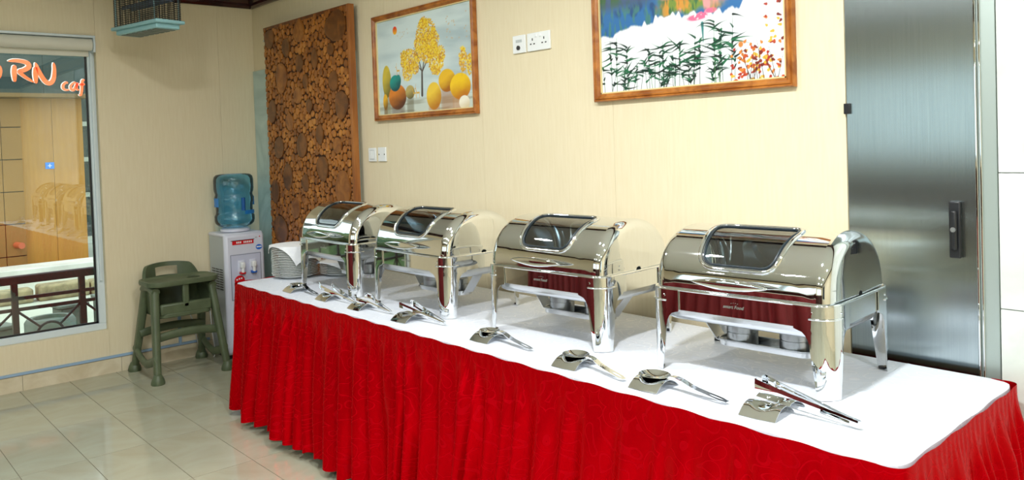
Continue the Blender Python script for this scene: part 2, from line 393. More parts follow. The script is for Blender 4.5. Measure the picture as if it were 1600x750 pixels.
# lettering: brush strokes, orange faces with white returns, ORN then caf
LETO = mat('sign_orange', srgb(250, 110, 50), .4, Emission_Color=(*srgb(255, 100, 40), 1), Emission_Strength=.35)
LETW = mat('sign_white', srgb(240, 244, 240), .4, Emission_Color=(1, 1, 1, 1), Emission_Strength=.25)
def spl(pts, n=10):
    out = []
    P = [Vector(p) for p in pts]
    for i in range(len(P)-1):
        p0 = P[max(i-1, 0)]; p1 = P[i]; p2 = P[i+1]; p3 = P[min(i+2, len(P)-1)]
        for k in range(n):
            t = k/n
            out.append(.5*((2*p1)+(-p0+p2)*t+(2*p0-5*p1+4*p2-p3)*t*t+(-p0+3*p1-3*p2+p3)*t**3))
    out.append(P[-1]); return out
def stroke_poly(pts, w):
    P = spl(pts); L = []; R = []
    n = len(P)
    for i, p in enumerate(P):
        t = (P[min(i+1, n-1)]-P[max(i-1, 0)]).normalized(); q = Vector((-t.y, t.x))
        f = i/(n-1); ww = w*(.75+.5*math.sin(PI*min(1, f*1.1)))*(min(1, math.sqrt(max(.05, min(f, 1-f)*12))))
        L.append(p+q*ww/2); R.append(p-q*ww/2)
    return L, R
def letter(name, strokes, w, ox, oz, sc, parent, dx, depth, material):
    mb = MB()
    for st in strokes:
        L, R = stroke_poly([(x*sc, y*sc) for x, y in st], w*sc); n = len(L)
        rows = []
        for a, b in zip(L, R):
            rows.append([(dx, ox+a.x, oz+a.y), (dx+depth, ox+a.x, oz+a.y), (dx+depth, ox+b.x, oz+b.y), (dx, ox+b.x, oz+b.y)])
        mb.grid(rows, True, True)
    return mb.build(name, material, parent)
ABC = {'O': [[(.62, .86), (.35, .95), (.08, .6), (.12, .2), (.42, .03), (.75, .25), (.82, .62), (.6, .88), (.45, .9)]],
 'R': [[(.0, .95), (.35, .98), (.72, .9), (.78, .72), (.6, .58), (.42, .5), (.62, .28), (.95, .05)], [(.24, .78), (.22, .45), (.22, .05)]],
 'N': [[(.10, .74), (.09, .4), (.09, .0)], [(.10, .92), (.2, .6), (.42, .15), (.62, .02), (.78, .2), (.84, .6), (.82, .95)]],
 'c': [[(.5, .62), (.38, .7), (.16, .5), (.14, .2), (.34, .06), (.62, .1)]],
 'a': [[(.62, .66), (.4, .7), (.14, .4), (.2, .1), (.4, .12), (.6, .5), (.66, .66), (.6, .3), (.66, .1), (.82, .12)]],
 'f': [[(.62, .9), (.45, .95), (.38, .6), (.34, .1), (.24, -.35), (.1, -.3)], [(.14, .55), (.62, .58)]]}
for ch, ox in (('O', -.575), ('R', -.165), ('N', .175)):
    e = letter('sign_letter', ABC[ch], .17, ox+.004, 2.705+zz+.002, .36, sf, .36, .03, LETW); e['label'] = 'backlit sign letter %s' % ch
    letter('letter_face', ABC[ch], .155, ox+.014, 2.705+zz-.004, .36, e, .391, .012, LETO)
for ch, ox in (('c', .575), ('a', .685), ('f', .81)):
    e = letter('sign_letter', ABC[ch], .20, ox, 2.595+zz, .19, sf, .36, .03, LETW)
    letter('letter_face', ABC[ch], .17, ox+.006, 2.593+zz, .19, e, .391, .012, LETO)
# recess to the right of the shop front: darker building further away
DG = noisy('dark_green_glass', srgb(40, 62, 52), srgb(24, 40, 34), 3, .3)  # dark green glass, the far building's own colour
fb = thing('far_building', 'dark green glazed building far beyond the shop front', 'building', (-14, 2.6, GZ))
bx('wall', -1, 0, -1.6, 4, 0, 6, DG, fb)
for k in range(5): bx('ledge', 0, .12, -1.6, 4, .9+.8*k, 1.0+.8*k, mat('pale_ledge', srgb(170, 176, 160), .7), fb)
for k in range(4): bx('window_pane', 0, .03, -1.4+1.2*k, -.6+1.2*k, 1.15, 1.7, mat('pale_pane', srgb(150, 160, 120), .3), fb)
# kerb of rough stones and road
KST = noisy('kerb_stone', srgb(168, 156, 118), srgb(120, 112, 84), 7, .85, bmp=.5)
kb = thing('stone_kerb', 'rough stone kerb along the road behind the railing', 'kerb', (-5.6, 0, GZ))
for k in range(9):
    a = -4.2+.62*k+random.uniform(-.03, .03)
    MB().box(-.13, .13, a, a+.585, 0, .19+random.uniform(-.015, .015)).build('kerb_stone', KST, kb, bevel=.03, smooth=40)
STEP = noisy('step_stone', srgb(225, 225, 215), srgb(200, 200, 190), 2, .7)
tag(bx('pavement_step', -8.55, -7.9, -5.4, 2.6, GZ, GZ+.14, STEP, bevel=.01), 'pale raised pavement at the foot of the ochre shop front', 'pavement')
# railing
RAIL = noisy('railing_paint', srgb(22, 10, 10), srgb(12, 7, 7), 8, .4)
rg = thing('iron_railing', 'dark brown iron railing with ring motifs outside the window', 'railing', (-.7, 0, GZ))
def rz(z): return z-GZ
bx('top_rail', -.03, .03, -3.4, -.3, rz(.60), rz(.66), RAIL, rg, .008)
bx('mid_rail', -.012, .012, -3.4, -.3, rz(.482), rz(.506), RAIL, rg); bx('mid_rail', -.012, .012, -3.4, -.3, rz(.402), rz(.426), RAIL, rg)
bx('bottom_rail', -.012, .012, -3.4, -.3, rz(-.12), rz(-.09), RAIL, rg)
for k in range(7):
    yp = -1.121+.44*(1-k)
    if -3.4 < yp < -.25: bx('post', -.02, .02, yp-.02, yp+.02, 0, rz(.60), RAIL, rg)
    yc = yp-.22
    if yc < -3.3: continue
    m = MB(); m.tube([(0, yc+.088*math.cos(2*PI*i/24), rz(.205)+.088*math.sin(2*PI*i/24)) for i in range(24)], .010, 8, True); m.build('ring', RAIL, rg, 60)
    for sy in (-1, 1):
        m = MB(); m.tube([(0, yc+sy*.205, rz(.40)), (0, yc+sy*.064, rz(.266))], .009, 8); m.build('diagonal_bar', RAIL, rg, 60)
        m = MB(); m.tube([(0, yc+sy*.205, rz(-.09)), (0, yc+sy*.064, rz(.145))], .009, 8); m.build('diagonal_bar', RAIL, rg, 60)
BOXG = noisy('grey_green_box', srgb(110, 124, 112), srgb(80, 94, 84), 5, .6)
for i, (yy, xx, hh, lb) in enumerate(((-.62, -1.9, .52, 'small grey green utility box outside, at the right edge of the window'), (-.92, -2.0, .47, 'small grey green utility box outside between two railing posts'), (-1.52, -1.8, .40, 'small grey green utility box outside beside the left railing post'))):
    t = thing('utility_box', lb, 'box', (xx, yy, GZ), .15*i, 'utility boxes outside the window')
    bx('body', -.1, .1, -.11, .11, 0, hh, BOXG, t, .01); bx('lid', -.115, .115, -.125, .125, hh, hh+.03, BOXG, t, .008)
t = thing('round_drum', 'round grey drum standing outside behind the railing ring', 'drum', (-1.6, -1.16, GZ))
m = MB(); m.lathe([(.16, 0), (.19, .02), (.19, .44), (.17, .47), (.13, .47), (.13, .44)], 28); m.build('body', BOXG, t, 40)

# ------------------------------------------------------------------ cable trunking, cord
t = thing('cable_trunking', 'pale blue cable trunking along the top of the left baseboard', 'trunking', (0, 0, 0))
bx('run', 0.001, .018, -3.4, -.44, .103, .120, LBLUE, t, .002); bx('drop', 0.001, .016, -.665, -.645, .12, .46, LBLUE, t, .002)
m = MB(); m.tube(spl([(.03, -.62, .44), (.035, -.60, .36), (.03, -.56, .25), (.03, -.54, .12), (.08, -.52, .012), (.14, -.46, .008), (.06, -.44, .2), (.03, -.445, .5), (.03, -.43, .62)], 8), .004, 6)
tag(m.build('power_cord', WHITEP, smooth='all'), 'thin white power cord trailing behind the high chair', 'cord')

# ------------------------------------------------------------------ marble door surround and log-slice panel
TEALM = mat('teal_marble', srgb(186, 208, 202), .2)
nn = noise(TEALM, 1.2, 4, .5, 1.5); r_ = ramp(TEALM, nn.outputs[0], [(.40, srgb(186, 210, 204)), (.5, srgb(170, 194, 190)), (.58, srgb(190, 213, 208))]); lk(TEALM, r_.outputs[0], bsdf(TEALM).inputs['Base Color'])
struct(bx('trim_5', .006, 1.52, -.014, 0, 0, 2.12, TEALM), 'pale teal marble door surround beside the log slice panel')
VARN = dict(Coat_Weight=.25, Coat_Roughness=.25)
PB = noisy('panel_wood', srgb(128, 68, 20), srgb(92, 44, 12), 5, .4, vscale=(6, 1, 1), **VARN)
PE = noisy('panel_edge', srgb(176, 112, 50), srgb(140, 80, 34), 5, .45, vscale=(3, 3, .5))
BARK = mat('slice_gap', srgb(58, 28, 10), .7)
def slice_mat(name, c1, c2, c3):
    m = mat(name, c1, .38, **VARN); n = noise(m, 11, 3, .5, 1.0)
    r = ramp(m, n.outputs[0], [(.28, c1), (.5, c2), (.72, c3)]); lk(m, r.outputs[0], bsdf(m).inputs['Base Color']); return m
SL1 = slice_mat('log_slice_orange', srgb(182, 116, 44), srgb(150, 88, 28), srgb(116, 62, 18))
SL2 = slice_mat('log_slice_brown', srgb(146, 86, 26), srgb(116, 66, 18), srgb(88, 46, 12))
wp = thing('log_slice_panel', 'tall wooden panel covered in round log slices against the wall', 'panel', (0, 0, 0))
PX0, PX1, PZ0, PZ1 = .335, 1.565, .02, 2.41
bx('backing_board', PX0, PX1-.002, -.062, -.030, PZ0, PZ1, BARK, wp, .002)
bx('edge_board', PX1-.028, PX1, -.071, -.030, PZ0, PZ1, PE, wp, .002)
bx('top_edge', PX0, PX1-.03, -.069, -.061, PZ1-.02, PZ1, PB, wp)
BIG = [(0.89,2.32,0.080,0.080),(0.69,2.23,0.060,0.068),(0.88,2.10,0.057,0.060),(1.10,2.11,0.049,0.065),(0.60,2.02,0.090,0.110),(1.32,2.15,0.046,0.042),(1.34,1.94,0.063,0.067),(0.96,1.97,0.043,0.048),(0.84,1.88,0.060,0.061),(1.00,1.80,0.046,0.048),(1.24,1.78,0.043,0.040),(0.43,1.79,0.064,0.088),(0.70,1.70,0.060,0.062),(1.13,1.60,0.053,0.069),(0.52,1.52,0.073,0.082),(0.87,1.53,0.081,0.083),(1.36,1.52,0.054,0.057),(0.64,1.31,0.076,0.093),(1.15,1.37,0.080,0.087),(0.90,1.27,0.057,0.061),(0.74,1.09,0.074,0.074),(0.43,1.20,0.070,0.084),(0.49,0.92,0.117,0.096),(1.43,1.78,0.085,0.092),(1.41,1.24,0.105,0.115),(1.39,2.29,0.135,0.10),(.43,2.32,.085,.07),(.85,.88,.08,.08),(1.15,.95,.09,.09),(1.0,.6,.1,.1),(.6,.55,.09,.1),(1.35,.65,.1,.1)]
def blob(cx, cz, rx, rz_, n, jit, y0, y1, dome=.0):
    ph = random.random()*6; k2 = random.choice((2, 3)); ring = []
    for k in range(n):
        a = 2*PI*k/n; f = 1+jit*math.sin(k2*a+ph)+random.uniform(-jit, jit)*.5
        ring.append((min(max(cx+rx*f*math.cos(a), PX0+.002), PX1-.031), min(max(cz+rz_*f*math.sin(a), PZ0), PZ1-.004)))
    vs = [(x, y0, z) for x, z in ring]+[(x, y1+.0015, z) for x, z in ring]+[(cx+(x-cx)*.86, y1, cz+(z-cz)*.86) for x, z in ring]
    fs = [(i, (i+1) % n, n+(i+1) % n, n+i) for i in range(n)]+[(n+i, n+(i+1) % n, 2*n+(i+1) % n, 2*n+i) for i in range(n)]+[tuple(range(2*n, 3*n))]
    return vs, fs
for i, (cx, cz, rx, rz_) in enumerate(BIG):
    m = MB(); m.add(*blob(cx, cz, rx, rz_, 20, .07, -.062, -.071)); m.build('log_slice', SL2 if i % 4 else SL1, wp)
# small slices: packed by dart throwing, two mixed tones
rng = random.Random(3); cells = {}; pts = []
def ok(x, z, r):
    for cx, cz, rx, rz_ in BIG:
        if ((x-cx)/(rx+r*.8))**2+((z-cz)/(rz_+r*.8))**2 < 1: return False
    gx, gz = int(x/.05), int(z/.05)
    for a in range(gx-1, gx+2):
        for b in range(gz-1, gz+2):
            for (px, pz, pr) in cells.get((a, b), ()):
                if (px-x)**2+(pz-z)**2 < ((pr+r)*.90)**2: return False
    return True
for rad, tries in ((.025, 5000), (.020, 12000), (.015, 22000), (.010, 26000)):
    for _ in range(tries):
        x = rng.uniform(PX0+.01, PX1-.04); z = rng.uniform(.5, PZ1-.012); r = rad*rng.uniform(.9, 1.1)
        if ok(x, z, r): cells.setdefault((int(x/.05), int(z/.05)), []).append((x, z, r)); pts.append((x, z, r))
sm = [MB(), MB()]
for i, (x, z, r) in enumerate(pts): sm[0 if rng.random() < .6 else 1].add(*blob(x, z, r, r, 8, .06, -.062, -.0695+rng.uniform(-.001, .002)))
SL3 = slice_mat('log_slice_golden', srgb(204, 136, 58), srgb(172, 104, 36), srgb(134, 76, 24))
for mb_, mt in zip(sm, (SL3, SL1)): mb_.build('small_log_slices', mt, wp)['kind'] = 'stuff'
m = MB(); m.tube([(.352, -.07, 2.315), (.345, -.078, 2.315)], .006, 8); m.build('screw', SATIN, wp)

# ------------------------------------------------------------------ pictures (flat prints as vertex colours on a fine grid)
def canvas(nx, nz): 
    u, v = np.meshgrid(np.linspace(0, 1, nx), np.linspace(0, 1, nz)); return u, v
def mixc(img, mask, col):
    c = np.array(srgb(*col)); img[:] = img*(1-mask[..., None])+c*mask[..., None]
def fbm(u, v, seed, fx, fy, octv=4):
    r = np.random.RandomState(seed); out = np.zeros_like(u); amp = 1; tot = 0
    for o in range(octv):
        gx, gy = int(fx*2**o)+2, int(fy*2**o)+2; g = r.rand(gy+1, gx+1)
        x = u*(gx-1); y = v*(gy-1); xi = np.clip(x.astype(int), 0, gx-1); yi = np.clip(y.astype(int), 0, gy-1); fx_ = x-xi; fy_ = y-yi
        fx_ = fx_*fx_*(3-2*fx_); fy_ = fy_*fy_*(3-2*fy_)
        out += amp*((g[yi, xi]*(1-fx_)+g[yi, xi+1]*fx_)*(1-fy_)+(g[yi+1, xi]*(1-fx_)+g[yi+1, xi+1]*fx_)*fy_); tot += amp; amp *= .5
    return out/tot
def ell(u, v, cx, cy, rx, ry, soft=.06):
    d = np.sqrt(((u-cx)/rx)**2+((v-cy)/ry)**2); return np.clip((1-d)/soft+.5, 0, 1)
def seg(u, v, x0, y0, x1, y1, w0, w1, asp, bend=0):
    dx, dy = (x1-x0)*asp, y1-y0; L2 = dx*dx+dy*dy+1e-9
    t = np.clip((((u-x0)*asp)*dx+(v-y0)*dy)/L2, 0, 1)
    px = (u-x0)*asp-t*dx; py = (v-y0)-t*dy
    if bend: py = py-bend*4*t*(1-t)
    d = np.sqrt(px*px+py*py); w_ = w0+(w1-w0)*t
    return np.clip((w_-d)/.0035+.5, 0, 1)
def paint_tree():
    nx, nz = 420, 270; u, v = canvas(nx, nz); asp = 1.55
    img = np.zeros((nz, nx, 3)); img[:] = srgb(214, 230, 230)
    n1 = fbm(u*.6+v*.5, v*1.0, 1, 4, 7); n2 = fbm(u, v, 2, 3, 3)
    mixc(img, np.clip((n1-.42)*3, 0, 1)*.6, (170, 192, 198)); mixc(img, np.clip((n2-.5)*3, 0, 1)*.6, (226, 236, 232))
    mixc(img, np.clip((u-.62)*2.2, 0, 1)*np.clip((n1-.3)*2.5, 0, 1)*.6, (138, 158, 168))
    mixc(img, np.clip((.16-v)*25, 0, 1), (205, 214, 204)); nw = fbm(u, v, 5, 6, 40, 2); mixc(img, np.clip((.16-v)*25, 0, 1)*np.clip((nw-.45)*5, 0, 1)*.6, (150, 150, 130))
    rr = np.random.RandomState(4)
    s = ell(u, v, .215, .869, .024, .042, .1); img[:] = img*(1-s[..., None])+s[..., None]*(np.array(srgb(238, 60, 40))*np.clip((v-.83)/.07, 0, 1)[..., None]+np.array(srgb(252, 190, 40))*(1-np.clip((v-.83)/.07, 0, 1))[..., None])
    bk = (84, 74, 66)
    for a in ((.491, .17, .498, .41, .016, .012), (.498, .40, .45, .60, .009, .005), (.498, .40, .55, .50, .009, .006), (.55, .50, .64, .56, .006, .003), (.50, .40, .545, .62, .008, .005), (.545, .62, .575, .76, .005, .002), (.45, .59, .415, .66, .004, .002), (.49, .42, .40, .53, .007, .003)): mixc(img, seg(u, v, *a, asp), bk)
    lobes = [(.55, .76, .105, .165), (.50, .68, .075, .10), (.60, .70, .085, .11), (.645, .50, .085, .115), (.365, .54, .088, .115), (.34, .42, .055, .09), (.42, .46, .05, .07), (.60, .60, .07, .08), (.64, .40, .05, .05), (.905, .47, .035, .12), (.965, .41, .025, .10), (.30, .53, .03, .06), (.47, .58, .06, .07), (.55, .54, .05, .06), (.69, .55, .05, .08), (.53, .88, .05, .06), (.31, .60, .04, .05)]
    cols = [(246, 214, 40), (232, 184, 30), (250, 226, 90), (216, 150, 36), (196, 140, 60), (250, 210, 60)]
    for cx, cy, rx, ry in lobes:
        for _ in range(int(42000*rx*ry)+40):
            a = rr.rand()*2*PI; q = math.sqrt(rr.rand()); x = cx+rx*q*math.cos(a); y = cy+ry*q*math.sin(a); r = .0028+rr.rand()*.0045
            i0, i1 = max(int((x-.03)*nx), 0), int((x+.03)*nx)+1; j0, j1 = max(int((y-.04)*nz), 0), int((y+.04)*nz)+1
            uu = u[j0:j1, i0:i1]; vv = v[j0:j1, i0:i1]; sub = img[j0:j1, i0:i1]
            if uu.size: mixc(sub, ell(uu, vv, x, y, r, r*1.4, .5)*.85, cols[rr.randint(len(cols))])
    for _ in range(22): 
        x, y = rr.uniform(.75, .95), rr.uniform(.66, .92); mixc(img, ell(u, v, x, y, .005, .007, .6)*.7, (214, 180, 120))
    for _ in range(10): 
        x, y = rr.uniform(.24, .36), rr.uniform(.76, .86); mixc(img, ell(u, v, x, y, .005, .007, .6)*.5, (214, 180, 120))
    def egg(cx, cy, rx, ry, c1, c2, refl=True):
        m_ = ell(u, v, cx, cy, rx, ry); sh = np.clip(((u-cx)/rx*.35-(v-cy)/ry*.8)+.35+.5*(fbm(u, v, int(cx*999), 9, 12)-.5), 0, 1)
        img[:] = img*(1-m_[..., None])+m_[..., None]*(np.array(srgb(*c1))*(1-sh[..., None])+np.array(srgb(*c2))*sh[..., None])
        if refl and cy-ry < .2: mixc(img, np.clip(1-np.abs((u-cx)/rx/.85)**6, 0, 1)*np.clip((cy-ry*.6-v)*30, 0, 1)*.55, c2)
    egg(.101, .353, .05, .17, (214, 190, 60), (120, 110, 40)); egg(.22, .18, .10, .13, (222, 130, 30), (90, 44, 14)); egg(.198, .325, .062, .085, (20, 150, 140), (8, 80, 84), False); egg(.235, .35, .03, .06, (20, 140, 130), (8, 90, 90), False)
    egg(.362, .215, .05, .07, (190, 170, 100), (110, 100, 60)); egg(.747, .285, .083, .11, (240, 190, 40), (170, 100, 20)); egg(.612, .15, .075, .135, (246, 206, 60), (190, 120, 24)); egg(.873, .215, .098, .125, (248, 204, 30), (196, 120, 20)); egg(.907, .06, .05, .065, (246, 240, 220), (220, 205, 170)); egg(.078, .14, .028, .085, (236, 180, 30), (130, 90, 20))
    gold = (226, 176, 60)
    for dx, dy, sc in ((.896, .37, 1), (.225, .45, .8), (.433, .2, .9), (.40, .2, .7)):
        for a in ((0, 0, .03, .0, .010, .010), (.0, 0, -.004, -.06, .004, .003), (.03, 0, .034, -.06, .004, .003), (0, 0, -.012, .05, .006, .004), (-.012, .05, -.022, .05, .006, .004), (-.012, .05, -.006, .10, .003, .002)):
            mixc(img, seg(u, v, dx+a[0]*sc, dy+a[1]*sc, dx+a[2]*sc, dy+a[3]*sc, a[4]*sc, a[5]*sc, asp), gold)
    return img
def paint_reeds():
    nx, nz = 460, 300; u, v = canvas(nx, nz); asp = 1.55; rr = np.random.RandomState(11)
    img = np.zeros((nz, nx, 3)); img[:] = srgb(244, 250, 252)
    edge = np.interp(u[0], [0, .034, .124, .20, .288, .33, .366, .42, .492, .617, .70, .765, .80, .84, 1], [.41, .42, .46, .47, .48, .50, .535, .525, .505, .495, .49, .475, .52, .62, .78])
    edge = edge+(fbm(u[0:1]*1., v[0:1], 8, 60, 1, 1)[0]-.5)*.05
    m_ = np.clip((v-edge[None])*60, 0, 1)
    st = fbm(u, v, 21, 26, 9, 3); st2 = fbm(u, v, 22, 60, 12, 2)
    mixc(img, m_, (46, 110, 170)); mixc(img, m_*np.clip((st-.5)*6, 0, 1)*np.clip(1-(u-.36)*14, 0, 1), (30, 78, 130)); mixc(img, m_*np.clip((st2-.55)*6, 0, 1)*np.clip(1-(u-.36)*14, 0, 1)*.8, (70, 130, 120))
    g = m_*np.clip((u-.34)*14, 0, 1)*np.clip((.74-u)*10, 0, 1)*np.clip((v-.5+.02*np.sin(u*50))*25, 0, 1)
    mixc(img, g, (120, 146, 60)); mixc(img, g*np.clip((st-.5)*7, 0, 1), (214, 150, 60)); mixc(img, g*np.clip((st2-.55)*7, 0, 1), (60, 110, 70)); mixc(img, g*np.clip((fbm(u, v, 31, 18, 6, 2)-.58)*9, 0, 1), (236, 160, 160))
    mixc(img, np.clip((v-.60)*14, 0, 1)*np.clip((.36-u)*14, 0, 1)*.8, (70, 86, 110)); mixc(img, np.clip((v-.64)*14, 0, 1)*np.clip((.3-u)*14, 0, 1)*np.clip((st2-.4)*5, 0, 1), (60, 100, 60))
    mixc(img, np.clip((v-.74)*12, 0, 1), (196, 140, 60)); tp = fbm(u, v, 41, 12, 8, 4); mixc(img, np.clip((v-.74)*12, 0, 1)*np.clip((tp-.5)*8, 0, 1), (80, 120, 60)); mixc(img, np.clip((v-.74)*12, 0, 1)*np.clip((.42-tp)*8, 0, 1), (180, 70, 50))
    mixc(img, np.clip((v-.93)*20, 0, 1), (190, 215, 235))
    pk = fbm(u, v, 77, 70, 50, 2)
    for cx, cy, rx, ry in ((.565, .475, .045, .022), (.60, .485, .03, .025), (.645, .51, .03, .018)): mixc(img, ell(u, v, cx, cy, rx, ry, .5)*np.clip((pk-.25)*5, 0, 1), (240, 110, 150))
    mixc(img, seg(u, v, .60, .43, .603, .30, .012, .003, asp), (60, 130, 130))
    grn = [(14, 74, 50), (8, 46, 36), (30, 104, 66), (18, 34, 28), (70, 120, 70)]
    def stalk(x, y0, h, lean, nl, ln):
        c = grn[rr.randint(5)]; mixc(img, seg(u, v, x, y0, x+lean, y0+h, .0028, .0012, asp), c)
        for k in range(nl):
            f = .35+.65*rr.rand(); bx_ = x+lean*f; by = y0+h*f; sd = rr.choice((-1, 1)); l_ = ln*rr.uniform(.5, 1.2); an = rr.uniform(-.5, 1.0)
            mixc(img, seg(u, v, bx_, by, bx_+sd*l_*math.cos(an)/asp*1.2, by+l_*math.sin(an), .0082, .0004, asp, rr.uniform(-.015, .03)), grn[rr.randint(4)])
    for _ in range(34): stalk(rr.uniform(.02, .76), -.02, rr.uniform(.10, .30), rr.uniform(-.05, .05), 5, .10)
    for x, h in ((.07, .40), (.10, .42), (.17, .34), (.30, .30), (.38, .34), (.47, .33), (.55, .36), (.58, .34), (.66, .44), (.68, .40), (.70, .36), (.74, .46)): stalk(x, 0, h, rr.uniform(-.02, .02), 13, .125)
    leafc = [(196, 80, 40), (170, 50, 34), (224, 130, 50), (240, 180, 60), (126, 40, 24)]
    for _ in range(130):
        x = rr.normal(.875, .065); y = abs(rr.normal(.13, .07))
        if .74 < x < 1: mixc(img, seg(u, v, x, y, x+rr.uniform(-.012, .012), y+rr.uniform(-.012, .012), .011, .006, asp), leafc[rr.randint(5)])
    for _ in range(14): 
        x = rr.uniform(.80, .98); mixc(img, seg(u, v, x, 0, x+rr.uniform(-.05, .06), rr.uniform(.1, .28), .003, .001, asp), (50, 36, 28))
    for _ in range(22):
        x, y = rr.uniform(.90, .99), rr.uniform(.24, .66); mixc(img, seg(u, v, x, y, x+rr.uniform(-.015, .015), y+rr.uniform(-.01, .01), .010, .005, asp), leafc[rr.randint(5)])
    mixc(img, ell(u, v, .79, .25, .012, .02, .4), (206, 130, 60))
    return img
def picture(name, label, x0, x1, z0, z1, img, fwid, parts):
    t = thing(name, label, 'picture', ((x0+x1)/2, 0, z0), 0, 'framed pictures on the cream wall')
    hx = (x1-x0)/2; H = z1-z0
    prof = [(0, -.002), (0, -.022), (.004, -.028), (.010, -.024), (.013, -.029), (.020, -.029), (.024, -.022), (fwid-.004, -.020), (fwid, -.014), (fwid, -.002)]
    cs = [(-hx, 0, 1, 1), (hx, 0, -1, 1), (hx, H, -1, -1), (-hx, H, 1, -1)]
    for k in range(4):
        a, b = cs[k], cs[(k+1) % 4]
        rows = [[(c[0]+c[2]*d, y, c[1]+c[3]*d) for d, y in prof] for c in (a, b)]
        m = MB(); m.grid(rows, True, True); m.build('frame_rail', OAK, t, 50)
    ix = hx-fwid+.002; iz0 = fwid-.002; iz1 = H-fwid+.002
    m = MB()
    for a in ((-ix, -ix+.006, iz0, iz1), (ix-.006, ix, iz0, iz1), (-ix, ix, iz0, iz0+.006), (-ix, ix, iz1-.006, iz1)): m.box(a[0], a[1], -.016, -.006, a[2], a[3])
    m.build('inner_slip', mat('slip_gold', srgb(226, 206, 150), .35), t)
    nz, nx = img.shape[:2]
    xs = np.linspace(-ix, ix, nx); zs = np.linspace(iz0, iz1, nz)
    X, Z = np.meshgrid(xs, zs); V = np.stack([X, np.full_like(X, -.008), Z], -1).reshape(-1, 3)
    idx = np.arange(nx*nz).reshape(nz, nx); F = np.stack([idx[:-1, :-1], idx[:-1, 1:], idx[1:, 1:], idx[1:, :-1]], -1).reshape(-1, 4)
    me = bpy.data.meshes.new('print'); me.from_pydata(V.tolist(), [], F.tolist())
    ca = me.color_attributes.new('print', 'FLOAT_COLOR', 'POINT')
    rgba = np.ones((nx*nz, 4), np.float32); rgba[:, :3] = np.clip(img, 0, 1).reshape(-1, 3); ca.data.foreach_set('color', rgba.ravel())
    me.materials.append(vcol('canvas_print', .35)); o = bpy.data.objects.new('picture_print', me); COL.objects.link(o); o.parent = t
    bx('backing', -ix, ix, -.006, -.002, iz0, iz1, BLACK, t)
    return t
picture('framed_picture', 'wood framed picture of a golden tree and egg shaped rocks', 1.75, 2.74, 1.66, 2.297, paint_tree(), .034, None)
picture('framed_picture', 'large wood framed picture of reeds and red leaves by a lake', 3.57, 4.533, 1.668, 2.305, paint_reeds(), .036, None)

# ------------------------------------------------------------------ switches and sockets
SLOT = mat('socket_hole', (.03, .03, .03), .5); SEAM = mat('plate_grey', srgb(190, 196, 196), .4)
def plate(name, label, cat, x0, x1, z0, z1, group): 
    t = thing(name, label, cat, ((x0+x1)/2, 0, (z0+z1)/2), 0, group); hx, hz = (x1-x0)/2, (z1-z0)/2
    bx('face_plate', -hx, hx, -.011, 0, -hz, hz, WHITEP, t, .003); return t, hx, hz
t, hx, hz = plate('light_switch', 'white double rocker light switch nearest the log slice panel', 'switch', 1.640, 1.722, 1.412, 1.497, 'white wall plates')
for s in (-1, 1): bx('rocker', s*.012-.0105, s*.012+.0105, -.015, -.010, -.026, .026, WHITEP, t, .002)
bx('rocker_surround', -.026, .026, -.0118, -.0105, -.030, .030, SEAM, t)
t, hx, hz = plate('blank_plate', 'white blank wall plate with two screws beside the light switch', 'wall plate', 1.750, 1.836, 1.412, 1.499, 'white wall plates')
for s in (-1, 1):
    m = MB(); m.tube([(s*.03, -.010, 0), (s*.03, -.0125, 0)], .0045, 10); m.build('screw', SLOT, t)
t, hx, hz = plate('aerial_socket', 'white single aerial socket between the two framed pictures', 'socket', 3.025, 3.117, 1.941, 2.029, 'white wall plates')
m = MB(); m.tube([(-.002, -.010, -.018), (-.002, -.017, -.018)], .011, 14); m.build('connector', SLOT, t, 40)
bx('label_strip', -.022, .022, -.0118, -.0105, .008, .022, SEAM, t)
t, hx, hz = plate('double_socket', 'white double power socket between the two framed pictures', 'socket', 3.130, 3.288, 1.941, 2.029, 'white wall plates')
for s in (-1, 1):
    for (dx, dz, w_, h_) in ((0, .012, .006, .012), (-.012, -.010, .010, .006), (.012, -.010, .010, .006)): bx('pin_hole', s*.04+dx-w_/2, s*.04+dx+w_/2, -.0118, -.0105, dz-h_/2, dz+h_/2, SLOT, t)
    bx('rocker', s*.014-.007, s*.014+.007, -.015, -.010, .020, .036, WHITEP, t, .002)

# ------------------------------------------------------------------ stainless cabinet set in the wall
sc_ = thing('steel_cabinet', 'tall stainless steel cabinet door at the right end of the wall', 'cabinet', (4.709, 0, 0))
bx('door', .004, .405, -.004, .045, .02, 2.76, DOORST, sc_, .002)
for a, b, c in ((.405, .412, -.012), (.418, .424, -.012)): bx('frame_lip', a, b, c, .04, 0, 2.77, CHROME, sc_, .002)
bx('door_frame', .412, .464, -.004, .045, 0, 2.77, mat('frame_steel', srgb(176, 188, 182), .4, .6), sc_, .002)
bx('shadow_gap', .464, .469, .012, .045, 0, 2.77, BLACK, sc_)
hd = bx('handle', .330, .364, -.022, -.004, 1.095, 1.272, BLACK, sc_, .004)
bx('handle_lever', .338, .356, -.034, -.022, 1.12, 1.245, BLACK, hd, .006); m = MB(); m.tube([(.347, -.022, 1.185), (.347, -.037, 1.185)], .008, 12); m.build('lock', SATIN, hd)
bx('hinge', -.002, .02, -.014, .0, 1.56, 1.596, BLACK, sc_, .002)

